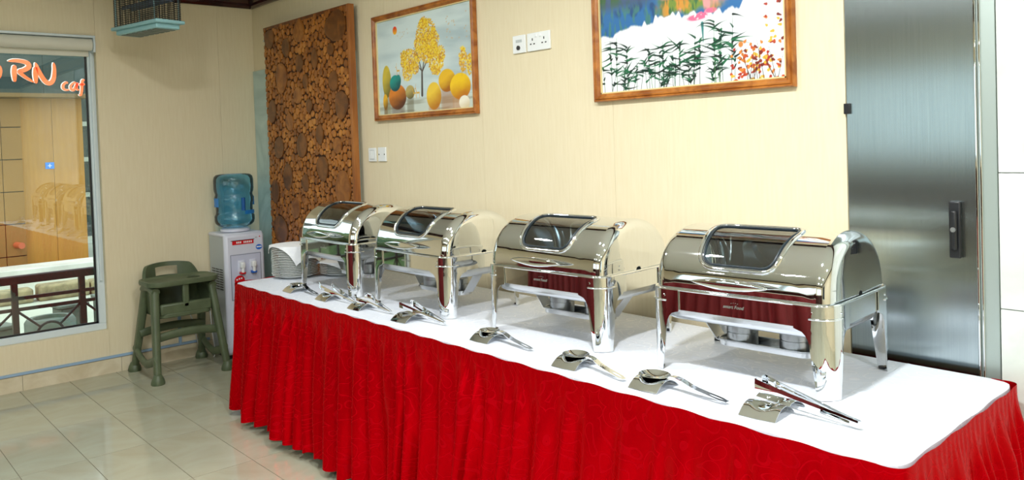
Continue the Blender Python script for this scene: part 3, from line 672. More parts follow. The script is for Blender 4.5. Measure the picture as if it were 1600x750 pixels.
# ------------------------------------------------------------------ buffet table, cloth, skirt
TZ = .75
FL, FR, BR, BL = (1.50, -.853), (5.25, -.915), (5.235, -.07), (1.50, -.04)
tb = thing('buffet_table', 'long buffet table hidden under white cloth and red skirt', 'table', (3.37, -.47, 0))
bx('table_top', -1.84, 1.84, -.36, .38, .715, .743, mat('table_board', srgb(150, 120, 90), .5), tb)
for sx in (-1.7, 1.7, 0):
    for sy in (-.3, .32):
        m = MB(); m.tube([(sx, sy, 0), (sx, sy, .715)], .016, 10); m.build('leg', SATIN, tb)
def lerp(a, b, t): return (a[0]+(b[0]-a[0])*t, a[1]+(b[1]-a[1])*t)
def table_pt(u, v):  # u along length, v from front to back
    a = lerp(FL, FR, u); b = lerp(BL, BR, u); return lerp(a, b, v)
def cloth():
    us = sorted(set([i/150 for i in range(151)]+[(c-1.5)/3.75+d for c in (2.42, 3.36, 4.30, 4.93) for d in (-.003, -.0015, -.0007, 0, .0007, .0015, .003)]))
    vs = sorted(set([i/36 for i in range(37)]+[.55+d for d in (-.012, -.006, -.003, 0, .003, .006, .012)]))
    rng = random.Random(5); m = MB(); rows = []; uv = []
    def edgew(u): return .004*math.sin(u*71)+.003*math.sin(u*173+1)
    for v in vs:
        row = []
        for u in us:
            x, y = table_pt(u, v)
            if v == 0: y += .004+.6*edgew(u)
            if u == 1: x += -.004+.002*math.sin(v*23)
            z = TZ+.0016*math.exp(-(((x-3.36)/.004)**2))+.0014*math.exp(-(((x-4.93)/.004)**2))+.0014*math.exp(-(((x-2.42)/.004)**2))+.0012*math.exp(-(((x-4.30)/.004)**2))
            z += .0016*math.exp(-(((v-.55)*.85/.004)**2))
            z += .0006*math.sin(x*9+y*5)*math.sin(y*11-x*3)
            for (qx, qy) in (FL, FR, BR):
                sx = 1 if qx < 3 else -1; sy = 1 if qy < -.5 else -1; RR = .052
                dx = (x-(qx+sx*RR))*-sx; dy = (y-(qy+sy*RR))*-sy
                if dx > 0 and dy > 0:
                    dd = math.hypot(dx, dy)
                    if dd > RR-.006: x, y = qx+sx*RR-sx*dx*(RR-.006)/dd, qy+sy*RR-sy*dy*(RR-.006)/dd
            row.append((x, y, z)); uv.append((x, y))
        rows.append(row)
    # drop edges over the table rim
    n = len(us)
    top = rows
    m.grid(top)
    m.uv = uv
    b = len(m.v)
    per = [(0, j) for j in range(n)]+[(i, n-1) for i in range(1, len(vs))]+[(len(vs)-1, j) for j in range(n-2, -1, -1)]+[(i, 0) for i in range(len(vs)-2, 0, -1)]
    ring = [i*n+j for i, j in per]
    cx, cy = 3.37, -.47
    prev = ring
    for dz, off in ((-.004, .001), (-.012, .001)):
        cur = []
        for (i, j), r0 in zip(per, ring):
            x, y, z = m.v[r0]
            ox = -off if j == 0 else (off if j == n-1 else 0); oy = -off if i == 0 else (off if i == len(vs)-1 else 0)
            cur.append(len(m.v)); m.v.append((x+ox, y+oy, z+dz)); m.uv.append((x, y+dz))
        k = len(ring)
        for q in range(k): m.f.append((prev[q], prev[(q+1) % k], cur[(q+1) % k], cur[q]))
        prev = cur
    return m
tag(cloth().build('tablecloth', CLOTH, smooth=60), 'white damask tablecloth over the long buffet table', 'tablecloth')
def skirt(FL, FR, BR, BL, seed=9):
    # path around the table with rounded corners
    corners = [BL, FL, FR, BR]; R = .05; path = []
    def add_line(a, b, n): 
        for i in range(n): path.append(lerp(a, b, i/n))
    def toward(a, b, d):
        L = math.hypot(b[0]-a[0], b[1]-a[1]); return (a[0]+(b[0]-a[0])*d/L, a[1]+(b[1]-a[1])*d/L)
    p1 = toward(FL, BL, R); p2 = toward(FL, FR, R); p3 = toward(FR, FL, R); p4 = toward(FR, BR, R)
    def arc(a, c, b, n):
        for i in range(n):
            t = i/n; q = lerp(lerp(a, c, t), lerp(c, b, t), t); path.append(q)
    p5 = toward(BR, FR, R*.8); p6 = toward(BR, BL, R*.8)
    add_line((BL[0], BL[1]-.02), p1, 150); arc(p1, FL, p2, 16); add_line(p2, p3, 780); arc(p3, FR, p4, 16); add_line(p4, p5, 150); arc(p5, BR, p6, 10); path.append(p6); path.append((p6[0]-.03, p6[1]))
    n = len(path); s = [0]
    for i in range(1, n): s.append(s[-1]+math.hypot(path[i][0]-path[i-1][0], path[i][1]-path[i-1][1]))
    rng = random.Random(seed)
    # pleat phase with irregular period
    L = s[-1]; k = []; p = 0
    while p < L+.3: k.append(p); p += rng.uniform(.055, .16)
    amp = [rng.uniform(.3, 1.5) for _ in k]; lean = [rng.uniform(-.03, .03) for _ in k]
    def pleat(x):
        import bisect
        i = max(0, bisect.bisect_right(k, x)-1); i = min(i, len(k)-2)
        t = (x-k[i])/(k[i+1]-k[i]); a = amp[i]*(1-t)+amp[i+1]*t
        return a*(.5-.5*math.cos(2*PI*t)), i+t
    zs = [.752, .744, .735, .722, .708, .694, .675, .65, .62, .58, .53, .48, .42, .36, .30, .24, .18, .135, .10, .075, .052]
    rows = []; uv = []; m = MB()
    for zi, z in enumerate(zs):
        t = (.752-z)/.717; row = []
        for i in range(n):
            a = path[max(i-1, 0)]; b = path[min(i+1, n-1)]; tx, ty = b[0]-a[0], b[1]-a[1]; l_ = math.hypot(tx, ty) or 1; nx_, ny_ = ty/l_, -tx/l_
            nx_, ny_ = (nx_, ny_)
            ss = s[i]; g = max(0, min(1, (t-.05)/.18)); fine = .0009*math.sin(ss*190+3*math.sin(ss*13))*max(0, 1-abs(t-.07)/.09)
            pl, ph = pleat(ss+.03*t*math.sin(ss*2.3)+.012*math.sin(t*5+ss*3))
            d = .007+fine+(.016+.056*t)*pl*g+.020*t+.012*t*math.sin(ss*4.1+1)+.0035*g*math.sin(ss*61+4*math.sin(ss*5)+3*t)
            zz_ = z
            if zi >= len(zs)-4: zz_ = z-(.012*abs(math.sin(ss*32))+.012*math.sin(ss*3.3))*((zi-len(zs)+5)/4)
            if zi < 2: zz_ += .0025*math.sin(ss*37)
            row.append((path[i][0]+nx_*d*-1*(-1), path[i][1]+ny_*d, max(zz_, .006))); uv.append((ss, z))
        rows.append(row)
    m.grid(rows); m.uv = uv; return m
sk = skirt(FL, FR, BR, BL)
tag(sk.build('table_skirt', RED, smooth='all'), 'red satin pleated skirt hanging around the buffet table', 'table skirt')
# a second skirted table across the room, seen only as the red reflection in the steel
t2 = thing('side_table', 'side table with maroon skirt across the room, mirrored in the chafing dishes', 'table', (0, 0, 0))
bx('table_top', .72, 3.58, -4.68, -3.92, .715, .75, mat('side_table_cloth', srgb(170, 160, 138), .7), t2, .004)
for sx in (.8, 3.5):
    for sy in (-4.6, -4.0): bx('leg', sx-.02, sx+.02, sy-.02, sy+.02, 0, .715, SATIN, t2)
tag(skirt((3.6, -3.9), (.7, -3.9), (.7, -4.7), (3.6, -4.7), 4).build('table_skirt', mat('maroon_cloth', srgb(104, 0, 8), .6), smooth='all'), 'maroon pleated skirt around the side table across the room', 'table skirt')

# ------------------------------------------------------------------ chafing dishes
HX, HY, CRD = .300, .220, .055      # frame half sizes and corner radius
RIM, BAND0 = .262, .199
LA, LH, LC, LR = .211, .186, .252, .038
def prof(v):   # lid cross section, v 0 front rim .. 1 back rim
    a = PI*v; n = 2.25; c, s_ = math.cos(a), math.sin(a)
    return (-LA*math.copysign(abs(c)**(2/n), c), LH*abs(s_)**(2/n))
def lidpt(u, v, off=0):
    y, z = prof(v)
    if off:
        y1, z1 = prof(max(0, v-.003)); y2, z2 = prof(min(1, v+.003)); ty, tz = y2-y1, z2-z1; l_ = math.hypot(ty, tz); y += -tz/l_*off; z += ty/l_*off
    return (u, y, RIM+.004+z)
VC = .30
WIN = []   # rounded trapezoid in (u, v)
def win_loop(grow=0, n=None):
    # corner points in metric (u, s) with s = v*.6
    b0, b1, hb, ht, r = .135*.6-grow, .455*.6+grow, .112+grow, .142+grow, .028+grow
    P = [Vector((ht, b1)), Vector((-ht, b1)), Vector((-hb, b0)), Vector((hb, b0))]; out = []
    for i in range(4):
        p = P[i]; a = (P[i-1]-p).normalized(); b = (P[(i+1) % 4]-p).normalized()
        q0, q1 = p+a*r*1.3, p+b*r*1.3
        for k in range(9):
            t = k/8; out.append(q0.lerp(p, t).lerp(p.lerp(q1, t), t))
    dense = []
    for i in range(len(out)):
        a, b = out[i], out[(i+1) % len(out)]; l_ = (b-a).length; kk = max(1, int(l_/.008))
        for k in range(kk): dense.append(a.lerp(b, k/kk))
    return [(p.x, p.y/.6) for p in dense]
def make_dish():
    t = thing('chafing_dish', '', 'chafing dish', (0, 0, 0), 0, 'polished steel roll top chafing dishes on the buffet')
    # lid shell with the window hole
    loop = win_loop(0); n0 = len(loop)
    m = MB(); rows = []
    outer = []
    for (u, v) in loop:
        du, dv = u, v-VC
        k = 1e9
        if du > 1e-9: k = min(k, LC/du)
        if du < -1e-9: k = min(k, -LC/du)
        if dv > 1e-9: k = min(k, (1-VC)/dv)
        if dv < -1e-9: k = min(k, -VC/dv)
        outer.append((du*k, VC+dv*k))
    # snap nearest samples to the rectangle corners
    for cu in (-LC, LC):
        for cv in (0, 1):
            j = min(range(n0), key=lambda q: ((outer[q][0]-cu)/.3)**2+(outer[q][1]-cv)**2); outer[j] = (cu, cv)
    NR = 26
    for i in range(NR+1):
        f = (i/NR)**1.3; rows.append([lidpt(a[0]+(b[0]-a[0])*f, a[1]+(b[1]-a[1])*f) for a, b in zip(loop, outer)])
    m.grid(rows, True)
    lid = m.build('lid', CHROME, t, 'all')
    # rounded ends and domed caps
    for sg in (-1, 1):
        m = MB(); rows = []; NV = 48
        for k in range(9):
            ph = k/8*PI/2; ins = LR*(1-math.cos(ph)); u = sg*(LC+LR*math.sin(ph)); row = []
            for q in range(NV+1):
                y, z = prof(q/NV); row.append((u, y*(1-ins/LA), RIM+.004+z*(1-ins/LH)))
            rows.append(row)
        for f in (.8, .55, .3, .08):
            ins = LR; row = []
            for q in range(NV+1):
                y, z = prof(q/NV); row.append((sg*(LC+LR+.004*(1-f)), y*(1-ins/LA)*f, RIM+.004+z*(1-ins/LH)*f))
            rows.append(row)
        m.grid(rows); e = m.build('lid_end', CHROME, t, 'all')
    # pane, gasket, embossed frame
    m = MB(); ring = [lidpt(u, v, -.001) for u, v in loop]; rws = []
    for f in (1, .85, .7, .55, .4, .25, .1): rws.append([lidpt(u*f, VC+(v-VC)*f, -.001) for u, v in loop])
    m.grid(rws, True); b_ = len(m.v); m.f.append(tuple(range(b_-n0, b_))); m.build('lid_window', LIDGLASS, t, 'all')
    m = MB(); m.tube([lidpt(u, v, .001) for u, v in win_loop(.001)], .0042, 6, True); m.build('window_gasket', GASKET, t, 'all')
    m = MB(); m.tube([lidpt(u, v, .000) for u, v in win_loop(.014)], .0075, 8, True, rz=1); 
    o = m.build('window_surround', CHROME, t, 'all')
    # handle: long pointed lens on two studs
    hz = RIM+.040; m = MB(); rows = []
    yb = -LA-.036
    for k in range(25):
        f = k/24; x = -.125+.25*f; w_ = .002+.0155*math.sin(PI*f)**.8; row = []
        for q in range(12):
            a = 2*PI*q/12; row.append((x, yb+.004*math.cos(a)-.006*math.sin(PI*f), hz+w_*math.sin(a)))
        rows.append(row)
    m.grid(rows, True, True); hd = m.build('handle', CHROME, t, 'all')
    for s_ in (-.035, .035):
        m = MB(); m.tube([(s_, yb, hz), (s_, -LA+.004, hz)], .006, 10); m.build('handle_stud', CHROME, hd, 40)
    # frame: band, rim rail
    pr = rrect(HX, HY, CRD, 10)
    m = MB(); m.grid([[(x, y, z) for x, y in pr] for z in (BAND0, RIM)], True); m.build('frame_band', CHROME, t, 40)
    m = MB(); m.tube([(x, y, RIM+.001) for x, y in pr], .0042, 8, True); m.build('rim_rail', CHROME, t, 'all')
    m = MB(); pi_ = rrect(HX-.004, HY-.004, CRD-.004, 10); po = rrect(LC+LR-.045, LA-.04, .03, 10)
    m.grid([[(x, y, RIM) for x, y in pi_], [(x, y, RIM) for x, y in po], [(x, y, RIM-.055) for x, y in rrect(LC+LR-.055, LA-.05, .03, 10)]], True); b_ = len(m.v); m.f.append(tuple(range(b_-44, b_))); m.build('food_pan', BRUSH, t, 40)
    # water pan below the band
    rows = [[(x, y, z) for x, y in rrect(a, b, c, 8)] for a, b, c, z in ((HX-.022, HY-.022, .05, .215), (HX-.024, HY-.024, .05, .178), (HX-.030, HY-.030, .05, .166), (HX-.042, HY-.042, .045, .160))]
    m = MB(); m.grid(rows, True, True); m.build('water_pan', SATIN, t, 40)
    # legs: corner plates flowing into tapered curved legs
    arc = PI*CRD/2
    for sx, sy in ((-1, -1), (1, -1), (1, 1), (-1, 1)):
        ccx, ccy = sx*(HX-CRD), sy*(HY-CRD)
        def cp(s_, off):
            R_ = CRD+off
            if abs(s_) <= arc/2:
                a = PI/4+s_/CRD; px, py = R_*math.cos(a), R_*math.sin(a)
            elif s_ > 0: px, py = -(s_-arc/2), R_
            else: px, py = R_, -(-s_-arc/2)
            return (ccx+sx*px, ccy+sy*py)
        zs = [RIM-.001, .245, .228, .215, BAND0+.004, BAND0-.004, BAND0-.012, BAND0-.022, BAND0-.036, BAND0-.055, .11, .075, .04, .012, 0]
        rows = []
        for z in zs:
            if z >= BAND0-.003: hw = .098
            elif z > BAND0-.056:
                f = (BAND0-.004-z)/.052; hw = .098-.046*math.sqrt(max(0, 1-(1-f)**2))
            else: hw = .052-.019*((BAND0-.056-z)/(BAND0-.056))
            off = .003
            rows.append([(*cp(-hw+2*hw*k/20, off), z) for k in range(21)])
        m = MB(); m.grid(rows); lg = m.build('leg', CHROME, t, 50, solid=.003, offset=0)
        m = MB(); m.tube([(*cp(-.052+.104*k/16, .0055), .226) for k in range(17)], .003, 6); m.build('leg_ridge', CHROME, lg, 'all')
        m = MB(); q = cp(0, -.008); m.lathe([(.011, .0), (.011, .006)], 12, (q[0], q[1], 0)); m.build('foot_pad', BLACK, lg)
        for ss in (-.045, .045):
            m = MB(); q = cp(ss, .003); q2 = cp(ss, .007); m.tube([(*q, .242), (*q2, .242)], .004, 8); m.build('bolt', CHROME, lg, 40)
    # fuel holder with two burners
    m = MB(); pr = rrect(.17, .052, .05, 8)
    m.grid([[(x, y, .078) for x, y in rrect(.168, .050, .048, 8)], [(x, y, .060) for x, y in rrect(.168, .050, .048, 8)]], True); b_ = len(m.v); m.f.append(tuple(range(b_-36, b_)))
    fh = m.build('fuel_tray', SATIN, t, 40, solid=.002)
    m = MB(); m.tube([(x, y, .078) for x, y in pr], .003, 6, True); m.build('tray_rim', SATIN, fh, 'all')
    for s_ in (-1, 1):
        m = MB(); m.grid([[(s_*.255, -.028, .172), (s_*.255, .028, .172)], [(s_*.172, -.028, .070), (s_*.172, .028, .070)], [(s_*.14, -.028, .064), (s_*.14, .028, .064)]]); m.build('tray_bracket', SATIN, fh, solid=.003)
        x = s_*.092
        m = MB(); m.lathe([(.050, .063), (.050, .104), (.0475, .1042), (.0475, .1065), (.0505, .1067), (.0505, .127), (.0485, .129), (.020, .129), (.018, .126)], 36, (x, 0, 0)); cn = m.build('fuel_can', CANST, t, 30)
        m = MB(); m.tube([(x, -.02, .131), (x, .02, .131)], .003, 6); m.build('lid_knob', SATIN, cn)
    # engraved script on the band front
    M4 = Matrix(((1, 0, 0, 0), (0, 0, -1, -HY-.0016), (0, 1, 0, .230), (0, 0, 0, 1)))
    LOGO = mat('engraved_print', srgb(150, 150, 142), .6)
    tx = text_mesh('smart Food', .0145, .0002, 'band_lettering', LOGO, t, M4, .25)
    m = MB()
    for k in range(4):
        a = PI*.62-k*.24; m.lathe([(.001, 0), (.001, .0004)], 6); st = len(m.v)-12; m.xf(Matrix.Translation((.03*math.cos(a)+.005, -HY-.0012, .217+.026*math.sin(a)))@Matrix.Rotation(PI/2, 4, 'X'), st)
    m.build('band_lettering_dots', LOGO, t)
    return t
dish = make_dish()
DISHES = [(2.192, -.425, -.015, 'leftmost roll top chafing dish, behind the stacked white plates'),
          (2.957, -.428, .00, 'roll top chafing dish second from the plates, behind the slotted tongs'),
          (3.812, -.412, .045, 'roll top chafing dish third from the plates, below the wall sockets'),
          (4.626, -.392, .062, 'nearest roll top chafing dish, in front of the steel cabinet door')]
for i, (x, y, a, lb) in enumerate(DISHES):
    if i == 0: dish.location = (x, y, TZ+.0024); dish.rotation_euler.z = a; dish['label'] = lb
    else: dup(dish, (x, y, TZ+.0024), a, lb)

# ------------------------------------------------------------------ utensils and their arched rests
REST = None
def rest_mesh():
    m = MB(); rows = []
    for i in range(13):
        v = -1+2*i/12; row = []
        for j in range(15):
            u = -1+2*j/14; x = u*.052+.006*abs(v)**2*(1 if u > 0 else -1)*0; yv = v*.062*(1-.06*abs(u))
            z = .030*(1-v*v)**1.0*(1-.10*u*u)+.001
            d = math.exp(-((u/.55)**2+(v/.5)**2)**2); z -= .013*d
            row.append((x, yv, z))
        rows.append(row)
    m.grid(rows); return m
REST = rest_mesh().build('utensil_rest', CHROME, None, 'all', solid=.0014)
def handle_strip(path, w0, w1, th=.0025, slot=True):
    # flat strip along +x with an oval slot near its end
    m = MB(); P = spl(path, 8); n = len(P); L = []
    xs = [p.x for p in P]
    sa, sb = xs[-1]-.055, xs[-1]-.018
    top = []; 
    for i, p in enumerate(P):
        f = i/(n-1); w_ = w0+(w1-w0)*f
        if f > .965: w_ *= .7
        hole = .0 if not slot or not (sa <= p.x <= sb) else .0042*math.sqrt(max(0, 1-((p.x-(sa+sb)/2)/((sb-sa)/2))**2))
        top.append([(p.x, -w_/2, p.z), (p.x, -hole, p.z), (p.x, hole, p.z), (p.x, w_/2, p.z)])
    vs = [q for r in top for q in r]; fs = []
    for i in range(n-1):
        for j in (0, 1, 2):
            if j == 1 and top[i][1] == top[i][2] and top[i+1][1] == top[i+1][2]: continue
            if j == 1: continue
            fs.append((i*4+j, i*4+j+1, (i+1)*4+j+1, (i+1)*4+j))
    m.add(vs, fs); return m
def spoon(name, label, bl, bw, deep, hl, loc, rz_, group):
    t = thing(name, label, 'ladle' if 'ladle' in name else 'spoon', loc, rz_, group)
    m = MB(); rows = []
    for k in range(9):
        f = k/8; row = []
        for q in range(28):
            a = 2*PI*q/28; row.append((bl*f*math.cos(a)*(1+.10*math.cos(a)), bw*f*math.sin(a), .036-deep*(1-f*f)))
        rows.append(row)
    m.grid(rows[1:], True); b_ = len(m.v); m.f.append(tuple(range(28))); m.build('bowl', CHROME, t, 'all', solid=.0016)
    z0 = .036
    handle_strip([(bl*.98, 0, z0), (bl+.02, 0, z0+.006), (bl+.05, 0, z0+.004), (bl+hl*.5, 0, z0-.012), (bl+hl, 0, .009)], .015, .025).build('handle', CHROME, t, solid=.0022)
    return t
def tongs(name, label, kind, Lh, hh, loc, rz_, group, lift=.032, gap=.030):
    t = thing(name, label, 'tongs', loc, rz_, group); x0 = -.055
    for sy in (-1, 1):
        # blade standing on edge: rows along x from tip to apex
        n = 26; rows = []; m = MB()
        for i in range(n+1):
            f = i/n; x = x0+(Lh-x0)*f; hgt = hh*(1-.62*f**.8); y = sy*(gap*(1-f)**1.1+.004); zc = lift*(1-f)+.004+hgt*.0
            if kind == 'scoop': y += sy*.012*math.sin(PI*min(1, f*3))*(1 if f < .34 else 0)
            rows.append([(x, y, zc), (x, y+sy*.001, zc+hgt*.3), (x, y+sy*.001, zc+hgt*.7), (x, y, zc+hgt)])
        vs = [q for r in rows for q in r]; fs = []
        for i in range(n):
            f = i/n
            for j in range(3):
                if kind == 'slotted' and j == 1 and (.05 < f < .30): continue
                if kind == 'fork' and f < .10 and j == 1: continue
                if kind == 'fork' and sy > 0 and j == 1 and f < .3: continue
                if .62 < f < .9 and j == 1: continue
                fs.append((i*4+j, i*4+j+1, (i+1)*4+j+1, (i+1)*4+j))
        m.add(vs, fs); m.build('arm', CHROME, t, solid=.0022, offset=0)
        # turned-in tip
        m = MB(); y = sy*(gap+.004)
        if kind != 'fork': m.grid([[(x0, y, lift+.004), (x0, y, lift+.004+hh)], [(x0-.004, y-sy*.012, lift+.006), (x0-.004, y-sy*.012, lift+.002+hh)]]); m.build('tip', CHROME, t, solid=.002)
        elif sy < 0:
            for k in range(3): m.tube([(x0+.004, y, lift+.01+hh*.3*k+.004), (x0-.022, y+.004, lift+.018+hh*.36*k+.006)], .0022, 6)
            m.build('tines', CHROME, t)
        else:
            m.tube([(x0+.012*math.cos(2*PI*q/16)-.004, y, lift+hh*.6+.018*math.sin(2*PI*q/16)) for q in range(16)], .0018, 6, True); m.build('wire_loop', CHROME, t)
    m = MB(); m.grid([[(Lh, .004, .004), (Lh, .004, .004+hh*.38)], [(Lh+.006, .002, .004), (Lh+.006, .002, .004+hh*.38)], [(Lh+.006, -.002, .004), (Lh+.006, -.002, .004+hh*.38)], [(Lh, -.004, .004), (Lh, -.004, .004+hh*.38)]]); m.build('spring_bend', CHROME, t, solid=.002)
    return t
rest_pts = [(2.045, -.735, -.05, 'arched steel rest under the spoon beside the plates'), (2.405, -.735, 0, 'arched steel rest under the fork tipped tongs'),
            (2.735, -.745, .0, 'arched steel rest under the scoop tongs'), (3.115, -.752, .05, 'arched steel rest under the slotted tongs'),
            (3.65, -.745, .0, 'arched steel rest under the flat spoon in front of the third dish'), (4.135, -.785, .05, 'arched steel rest under the left of the two ladles'),
            (4.475, -.795, .05, 'arched steel rest under the right of the two ladles'), (4.845, -.782, .08, 'arched steel rest in front of the large plain tongs')]
for i, (x, y, a, lb) in enumerate(rest_pts):
    o = REST if i == 0 else REST.copy()
    if i: COL.objects.link(o)
    o.location = (x, y, TZ+.001); o.rotation_euler.z = a; tag(o, lb, 'utensil rest', 'arched utensil rests along the buffet')
G = 'serving utensils along the buffet'
Z1 = TZ+.001
spoon('serving_spoon', 'steel serving spoon on a rest beside the white plates', .046, .033, .014, .195, (2.04, -.732, Z1), -.03, G)
tongs('serving_tongs', 'steel tongs with fork tines and wire loop near the leftmost dish', 'fork', .24, .030, (2.405, -.722, Z1), -.03, G)
tongs('serving_tongs', 'steel scoop shaped tongs between the two leftmost chafing dishes', 'scoop', .21, .026, (2.745, -.730, Z1), -.03, G, .03)
tongs('serving_tongs', 'steel tongs with slotted square blades before the second dish', 'slotted', .215, .034, (3.115, -.722, Z1), .02, G, .034, .032)
spoon('serving_spoon', 'steel serving spoon with flat pale handle before the third dish', .046, .036, .013, .21, (3.645, -.742, Z1), -.07, G)
spoon('serving_ladle', 'steel ladle with pale tipped handle, left of the two ladles', .050, .042, .018, .205, (4.13, -.772, Z1), -.18, G)
spoon('serving_ladle', 'steel ladle with slotted dark handle, right of the two ladles', .052, .043, .018, .21, (4.47, -.785, Z1), -.03, G)
tongs('serving_tongs', 'large plain steel tongs nearest the camera, before the right dish', 'plain', .225, .048, (4.85, -.728, Z1), -.03, G, .026, .022)

# ------------------------------------------------------------------ plates and napkins
PORC = mat('white_porcelain', srgb(238, 240, 236), .18)
m = MB(); m.lathe([(.0, .004), (.078, .004), (.083, .0), (.088, .0), (.092, .004), (.112, .012), (.133, .0175), (.1355, .0195), (.133, .0205), (.110, .0155), (.090, .0095), (.0, .0085)], 40, cap0=False, cap1=False)
pl0 = m.build('dinner_plate', PORC, None, 50)
rng = random.Random(2)
ORD = ['bottom', 'second lowest', 'third', 'fourth', 'fifth', 'sixth', 'seventh', 'eighth', 'ninth', 'tenth', 'eleventh', 'twelfth', 'thirteenth', 'fourteenth', 'fifteenth', 'sixteenth', 'seventeenth', 'eighteenth']
def stack(cx, cy, n, label, group, first=False):
    for k in range(n):
        o = pl0 if (first and k == 0) else pl0.copy()
        if o is not pl0: COL.objects.link(o)
        o.location = (cx+rng.uniform(-.0012, .0012), cy+rng.uniform(-.0012, .0012), TZ+.001+k*.0098); tag(o, label % (ORD[k] if k < n-1 else 'topmost'), 'plate', group)
PS = (1.592, -.512)
stack(*PS, 18, 'white dinner plate, %s counted upwards in the tall stack under the napkin', 'dinner plates in the tall stack', True)
stack(1.742, -.285, 7, 'white dinner plate, %s counted upwards in the low stack behind the dish', 'dinner plates in the low stack')
NAP = noisy('white_napkin', srgb(244, 246, 248), srgb(236, 238, 242), 60, .8)
def napkin(name, cx, cy, ztop, r0, off, size, label, drop, ang):
    n = 40; rows = []; m = MB()
    for i in range(n+1):
        row = []
        for j in range(n+1):
            a = (i/n-.5)*size; b = (j/n-.5)*size; x = a*math.cos(ang)-b*math.sin(ang); y = a*math.sin(ang)+b*math.cos(ang)
            x += off*.667; y += off*.745
            d = math.hypot(x, y); z = ztop
            if d > r0:
                e = d-r0; k = r0+.010+e*.10; th = math.atan2(y, x)
                x, y = x/d*(k+.004*math.sin(5*th)), y/d*(k+.004*math.sin(5*th)); z = ztop-max(0, e-.008)*drop
            row.append((cx+x, cy+y, z+.001*math.sin(a*40)*math.cos(b*37)))
        rows.append(row)
    m.grid(rows); return tag(m.build(name, NAP, None, 'all', solid=.002, offset=1), label, 'napkin', 'white napkins over the plates')
napkin('napkin', *PS, TZ+.001+17*.0098+.024, .130, .055, .345, 'white napkin draped over the tall plate stack with a pointed corner', .95, math.radians(8))
napkin('napkin', 1.742, -.285, TZ+.001+6*.0098+.026, .134, .0, .30, 'white napkin lying over the low plate stack behind the dish', .45, math.radians(10))

# ------------------------------------------------------------------ water dispenser
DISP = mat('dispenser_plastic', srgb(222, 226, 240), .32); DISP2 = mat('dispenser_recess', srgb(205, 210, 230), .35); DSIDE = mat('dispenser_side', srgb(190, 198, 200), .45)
REDP = mat('red_plastic', srgb(215, 25, 35), .35); BLUEP = mat('blue_plastic', srgb(35, 110, 215), .35)
wd = thing('water_dispenser', 'white floor standing water dispenser in the corner behind the table', 'water dispenser', (.02, -.425, 0))
DW, DD, DH = .30, .31, .905
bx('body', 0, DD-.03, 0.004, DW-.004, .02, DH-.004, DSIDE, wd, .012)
bx('front_shell', DD-.055, DD, 0, DW, .03, DH, DISP, wd, .022)
bx('top_cover', 0, DD-.02, 0, DW, DH-.025, DH+.006, DISP, wd, .014)
bx('base', .02, DD-.03, .015, DW-.015, 0, .025, BLACK, wd)
rp = bx('tap_panel', DD, DD+.004, .042, DW-.038, .43, .75, DISP2, wd, .003)
bx('panel_border', DD-.002, DD+.0025, .036, DW-.032, .424, .756, mat('dispenser_line', srgb(150, 156, 172), .4), rp, .002)
bx('lower_door', DD, DD+.004, .03, DW-.03, .06, .39, DISP, wd, .003)
for yy, mt in ((.115, REDP), (.200, BLUEP)):
    tp = bx('tap', DD+.004, DD+.045, yy-.016, yy+.016, .655, .700, WHITEP, wd, .008)
    bx('tap_backplate', DD+.003, DD+.008, yy-.024, yy+.024, .630, .712, DISP, tp, .004)
    m = MB(); m.lathe([(.012, .625), (.012, .66)], 14, (DD+.032, yy, 0)); m.build('spout', WHITEP, tp, 40)
    bx('temperature_mark', DD+.004, DD+.040, yy-.018, yy+.018, .613, .628, mt, tp, .003)
lbz = .845
l1 = bx('brand_label', DD, DD+.003, .055, .215, lbz-.018, lbz+.012, REDP, wd)
for k in range(9):
    if k != 3: bx('label_mark', DD+.003, DD+.0036, .085+.0135*k, .094+.0135*k, lbz-.010, lbz+.004, WHITEP, l1)
bx('label_top_line', DD+.0005, DD+.0034, .045, .222, lbz+.010, lbz+.014, BLACK, l1)
m = MB(); m.tube([(DD, .255, .795), (DD+.003, .255, .795)], .024, 20, rz=.8); l2 = m.build('round_sticker', BLUEP, wd)
bx('sticker_stripe', DD+.003, DD+.0036, .236, .274, .792, .801, WHITEP, l2)
m = MB(); m.tube([(DD+.004, .098, .565), (DD+.0065, .098, .565)], .038, 24); l3 = m.build('red_sticker', REDP, wd)
for k, (a, b) in enumerate(((.078, .575), (.095, .580), (.112, .582))): bx('sticker_mark', DD+.0065, DD+.0071, a-.005, a+.005, b-.007, b+.004, WHITEP, l3)
m = MB(); m.tube([(DD, .262, .872), (DD+.004, .262, .872)], .004, 8); m.build('indicator_lamp', REDP, wd)
bx('indicator_text', DD, DD+.0006, .228, .245, .862, .872, DSIDE, wd)
for c in range(3):
    for k in range(9): bx('vent_slot', .05+.07*c, .105+.07*c, .001, .0045, .50+.018*k, .506+.018*k, SLOT, wd)
# bottle
BOT = glass('bottle_plastic', (.48, .78, .95), .08, 1.18, .05)
wb = thing('water_bottle', 'large blue plastic water bottle upside down on the dispenser', 'bottle', (.175, -.278, DH+.006))
m = MB(); m.lathe([(.075, 0), (.105, .004), (.105, .022), (.088, .030), (.070, .032)], 32); m.build('collar', DISP, wb, 40)
prf = [(.05, .030), (.09, .036), (.118, .046), (.136, .064), (.142, .085), (.142, .118), (.137, .126), (.132, .134), (.130, .150), (.132, .20), (.134, .212), (.138, .222), (.138, .262), (.133, .272), (.133, .285), (.139, .300), (.142, .320), (.142, .385), (.136, .410), (.120, .424), (.09, .430), (.02, .430)]
m = MB(); m.lathe(prf, 40); m.build('shell', BOT, wb, 60)
bd = mat('bottle_blue', srgb(40, 130, 210), .2)
m = MB(); m.tube([(.142, .01, .16), (.142, .01, .255)], .014, 12); m.build('grip', mat('bottle_grip', srgb(30, 90, 160), .2), wb, 60)
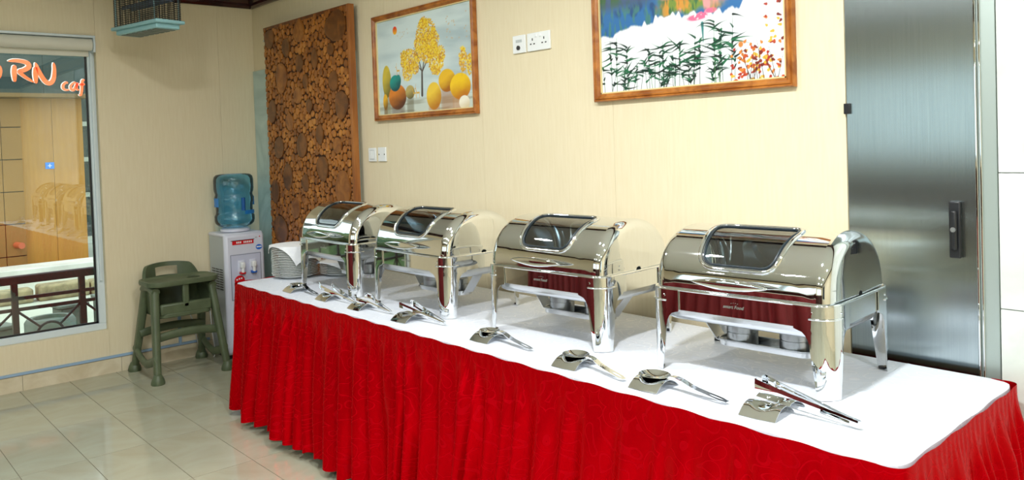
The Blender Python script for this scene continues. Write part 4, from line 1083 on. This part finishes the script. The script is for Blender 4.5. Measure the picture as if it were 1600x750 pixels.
for a0, a1, z0, z1 in ((.15, .95, .132, .160),):
    rows = [[(.1435*math.cos(a0+(a1-a0)*k/12), .1435*math.sin(a0+(a1-a0)*k/12), z) for k in range(13)] for z in (z0, z1)]
    m = MB(); m.grid(rows); m.build('bottle_label', bd, wb, 'all')
for sg in (-1, 1):
    rows = [[(.143*math.cos(sg*(1.25+.5*k/8)), .143*math.sin(sg*(1.25+.5*k/8)), z) for k in range(9)] for z in (.19, .215, .235, .255)]
    m = MB(); m.grid(rows); m.build('side_grip', bd, wb, 'all')

# ------------------------------------------------------------------ high chair
HC = noisy('olive_green_plastic', srgb(92, 104, 76), srgb(82, 94, 68), 12, .42)
hc = thing('high_chair', 'olive green plastic high chair with tray against the left wall', 'high chair', (.315, -.762, 0))
def leg_tube(p0, p1, w0, w1, d0, d1, name, parent=None, foot=False):
    # rounded rectangular tapered member from p0 to p1
    p0, p1 = Vector(p0), Vector(p1); rows = []
    ax = (p1-p0).normalized()
    ex = Vector((1, 0, 0)); ex = (ex-ax*ex.dot(ax)).normalized(); ey = ax.cross(ex)
    for k in range(9):
        f = k/8; c = p0.lerp(p1, f); rx = (w0+(w1-w0)*f)/2; ry = (d0+(d1-d0)*f)/2
        rows.append([c+ex*x+ey*y for x, y in rrect(rx, ry, min(rx, ry)*.7, 4)])
    m = MB(); m.grid(rows, True, True); return m.build(name, HC, parent or hc, 50)
for sy in (-1, 1):
    for sx in (-1, 1):
        foot = (sx*.235, sy*.232, 0); top = (sx*.085+.02, sy*.188, .595)
        lg = leg_tube((foot[0], foot[1], .03), top, .045, .07, .045, .05, 'leg')
        m = MB(); m.lathe([(.042, 0), (.044, .012), (.038, .034), (.026, .060), (.02, .065)], 18, (foot[0]+sx*.006, foot[1], 0)); m.build('foot', HC, lg, 60)
    # low curved side stretcher
    pts = [(-.225+.45*k/10, sy*.228, .135-.045*math.cos((k/10-.5)*PI)+.03*abs(k/10-.5)*2) for k in range(11)]
    m = MB(); m.tube(pts, .017, 10, rz=1.7); m.build('side_stretcher', HC, hc, 60)
    m = MB(); m.tube([(-.10, sy*.19, .585), (.02, sy*.19, .605), (.14, sy*.19, .585)], .028, 10, rz=1.0); m.build('side_arch', HC, hc, 60)
for sx, zc, xx in ((1, .285, .152), (-1, .285, -.128)):
    pts = [(xx, -.222+.444*k/12, zc+.022*math.cos((k/12-.5)*PI)-.01) for k in range(13)]
    m = MB(); m.tube(pts, .015, 10, rz=1.9); m.build('stretcher', HC, hc, 60)
# seat bucket: floor, and U-shaped wall with grip hole in the back
m = MB(); m.prism(rrect(.165, .175, .05, 5), .405, .435); m.build('seat', HC, hc, 40, bevel=.006)
def ushape(k, n, grow=0):
    # plan path from front right around the back to front left
    f = k/n; pts = []
    L1 = .20; R_ = .165+grow; tot = 2*L1+PI*R_
    s_ = f*tot
    if s_ < L1: return (.14-s_, .17+grow)
    if s_ < L1+PI*R_:
        a = PI/2+(s_-L1)/R_; return (-.07+R_*.85*math.cos(a), (.17+grow)*math.sin(a))
    return (-.07+(s_-L1-PI*R_), -.17-grow)
n = 48; rows = []; hs = [.0, .15, .3, .45, .6, .70, .80, .90, 1.0]
for hf in hs:
    row = []
    for k in range(n+1):
        x, y = ushape(k, n, .018*hf); c = abs(k/n-.5)*2
        top = .735-.012*(c/.34)**2 if c < .34 else (.723-.105*min(1, (c-.34)/.2)**1.3 if c < .54 else .618-.01*(c-.5)*2)
        z0 = .43; row.append((x-.02*hf*(1-c), y, z0+(top-z0)*hf))
    rows.append(row)
m = MB(); vs = [p for r in rows for p in r]; fs = []
for i in range(len(rows)-1):
    for k in range(n):
        c = abs((k+.5)/n-.5)*2
        if c < .16 and 5 <= i <= 6: continue
        fs.append((i*(n+1)+k, i*(n+1)+k+1, (i+1)*(n+1)+k+1, (i+1)*(n+1)+k))
m.add(vs, fs); m.build('backrest', HC, hc, 'all', solid=.022, offset=0)
bx('front_lip', .13, .165, -.17, .17, .425, .50, HC, hc, .012)
bx('crotch_post', .135, .165, -.022, .022, .46, .625, HC, hc, .010)
pr = rrect(.155, .240, .085, 8); cx_ = .035
m = MB(); m.grid([[(cx_+x, y, z) for x, y in rrect(.155+g, .240+g, .085+g, 8)] for g, z in ((-.02, .618), (-.004, .621), (.0, .633), (-.003, .652), (-.012, .654), (-.022, .645), (-.04, .641))], True, True); m.build('tray', HC, hc, 50)
m = MB(); m.lathe([(.045, .641), (.047, .645), (.040, .647), (.036, .641)], 20, (.02, .10, 0)); m.build('cup_ring', HC, hc, 50)

# ------------------------------------------------------------------ hanging insect killer
IKB = mat('pale_blue_casing', srgb(150, 198, 206), .4); WIRE = mat('dark_wire', (.012, .014, .014), .4)
ik = thing('insect_killer', 'pale blue electric insect killer with wire grille hanging near the ceiling', 'insect killer', (.60, -.975, 2.315), math.radians(12))
HL, HW = .262, .085
bx('tray', -HL-.012, HL+.012, -HW-.012, HW+.012, 0, .022, IKB, ik, .006); bx('tray_bottom', -HL+.02, HL-.02, -HW+.006, HW-.006, -.030, .002, IKB, ik, .006)
for k in range(7): bx('louvre', -HL+.06+.062*k, -HL+.10+.062*k, -HW+.02, HW-.02, -.034, -.029, mat('louvre_grey', srgb(120, 132, 126), .5), ik)
bx('top_casing', -HL-.012, HL+.012, -HW-.012, HW+.012, .285, .325, IKB, ik, .008)
gw = MB()
for k in range(22):
    z = .028+.0118*k; gw.tube([(x, y, z) for x, y in rrect(HL, HW, .02, 3)], .0021, 4, True)
for sx in range(15):
    x = -HL+.02+(2*HL-.04)*sx/14
    for sy in (-1, 1): gw.tube([(x, sy*HW, .02), (x, sy*HW, .29)], .0021, 4)
for sy in range(5):
    y = -HW+.02+(2*HW-.04)*sy/4
    for sx in (-1, 1): gw.tube([(sx*HL, y, .02), (sx*HL, y, .29)], .0021, 4)
gw.build('wire_grille', WIRE, ik)['kind'] = 'stuff'
for sx in (-1, 1):
    for sy in (-1, 1):
        m = MB(); m.tube([(sx*(HL-.03), sy*(HW-.004), .02), (sx*(HL-.03), sy*(HW-.004), .29)], .004, 8); m.build('corner_post', IKB, ik)
for sy in (-.03, .03):
    m = MB(); m.tube([(-HL+.03, sy, .15), (HL-.03, sy, .15)], .012, 12); m.build('lamp_tube', mat('lamp_tube', srgb(120, 130, 150), .2), ik, 40)
for sx in (-1, 1):
    m = MB(); m.tube([(sx*.2, 0, .325), (sx*.2, 0, ROOM_Z-2.33)], .003, 6); m.build('hanging_rod', SATIN, ik)

# ------------------------------------------------------------------ ceiling downlights (outside the frame, they light the room)
for x, pw in ((2.1, 13), (3.5, 17), (4.9, 46), (6.8, 42)):
    for y in (-1.55, -3.4, -5.2):
        d = thing('ceiling_downlight', 'round white recessed ceiling downlight', 'downlight', (x, y, ROOM_Z), 0, 'recessed ceiling downlights')
        m = MB(); m.lathe([(.11, 0), (.11, -.006), (.085, -.010), (.082, -.004)], 24, cap0=False, cap1=False); m.build('trim_ring', WHITEP, d, 40)
        a = area('downlight_lamp', (0, 0, -.012), (0, 0, -1), .15, .15, pw*(1 if y > -3 else (.18 if x < 4 else .4)), (.96, .985, 1), 'DISK', parent=d)
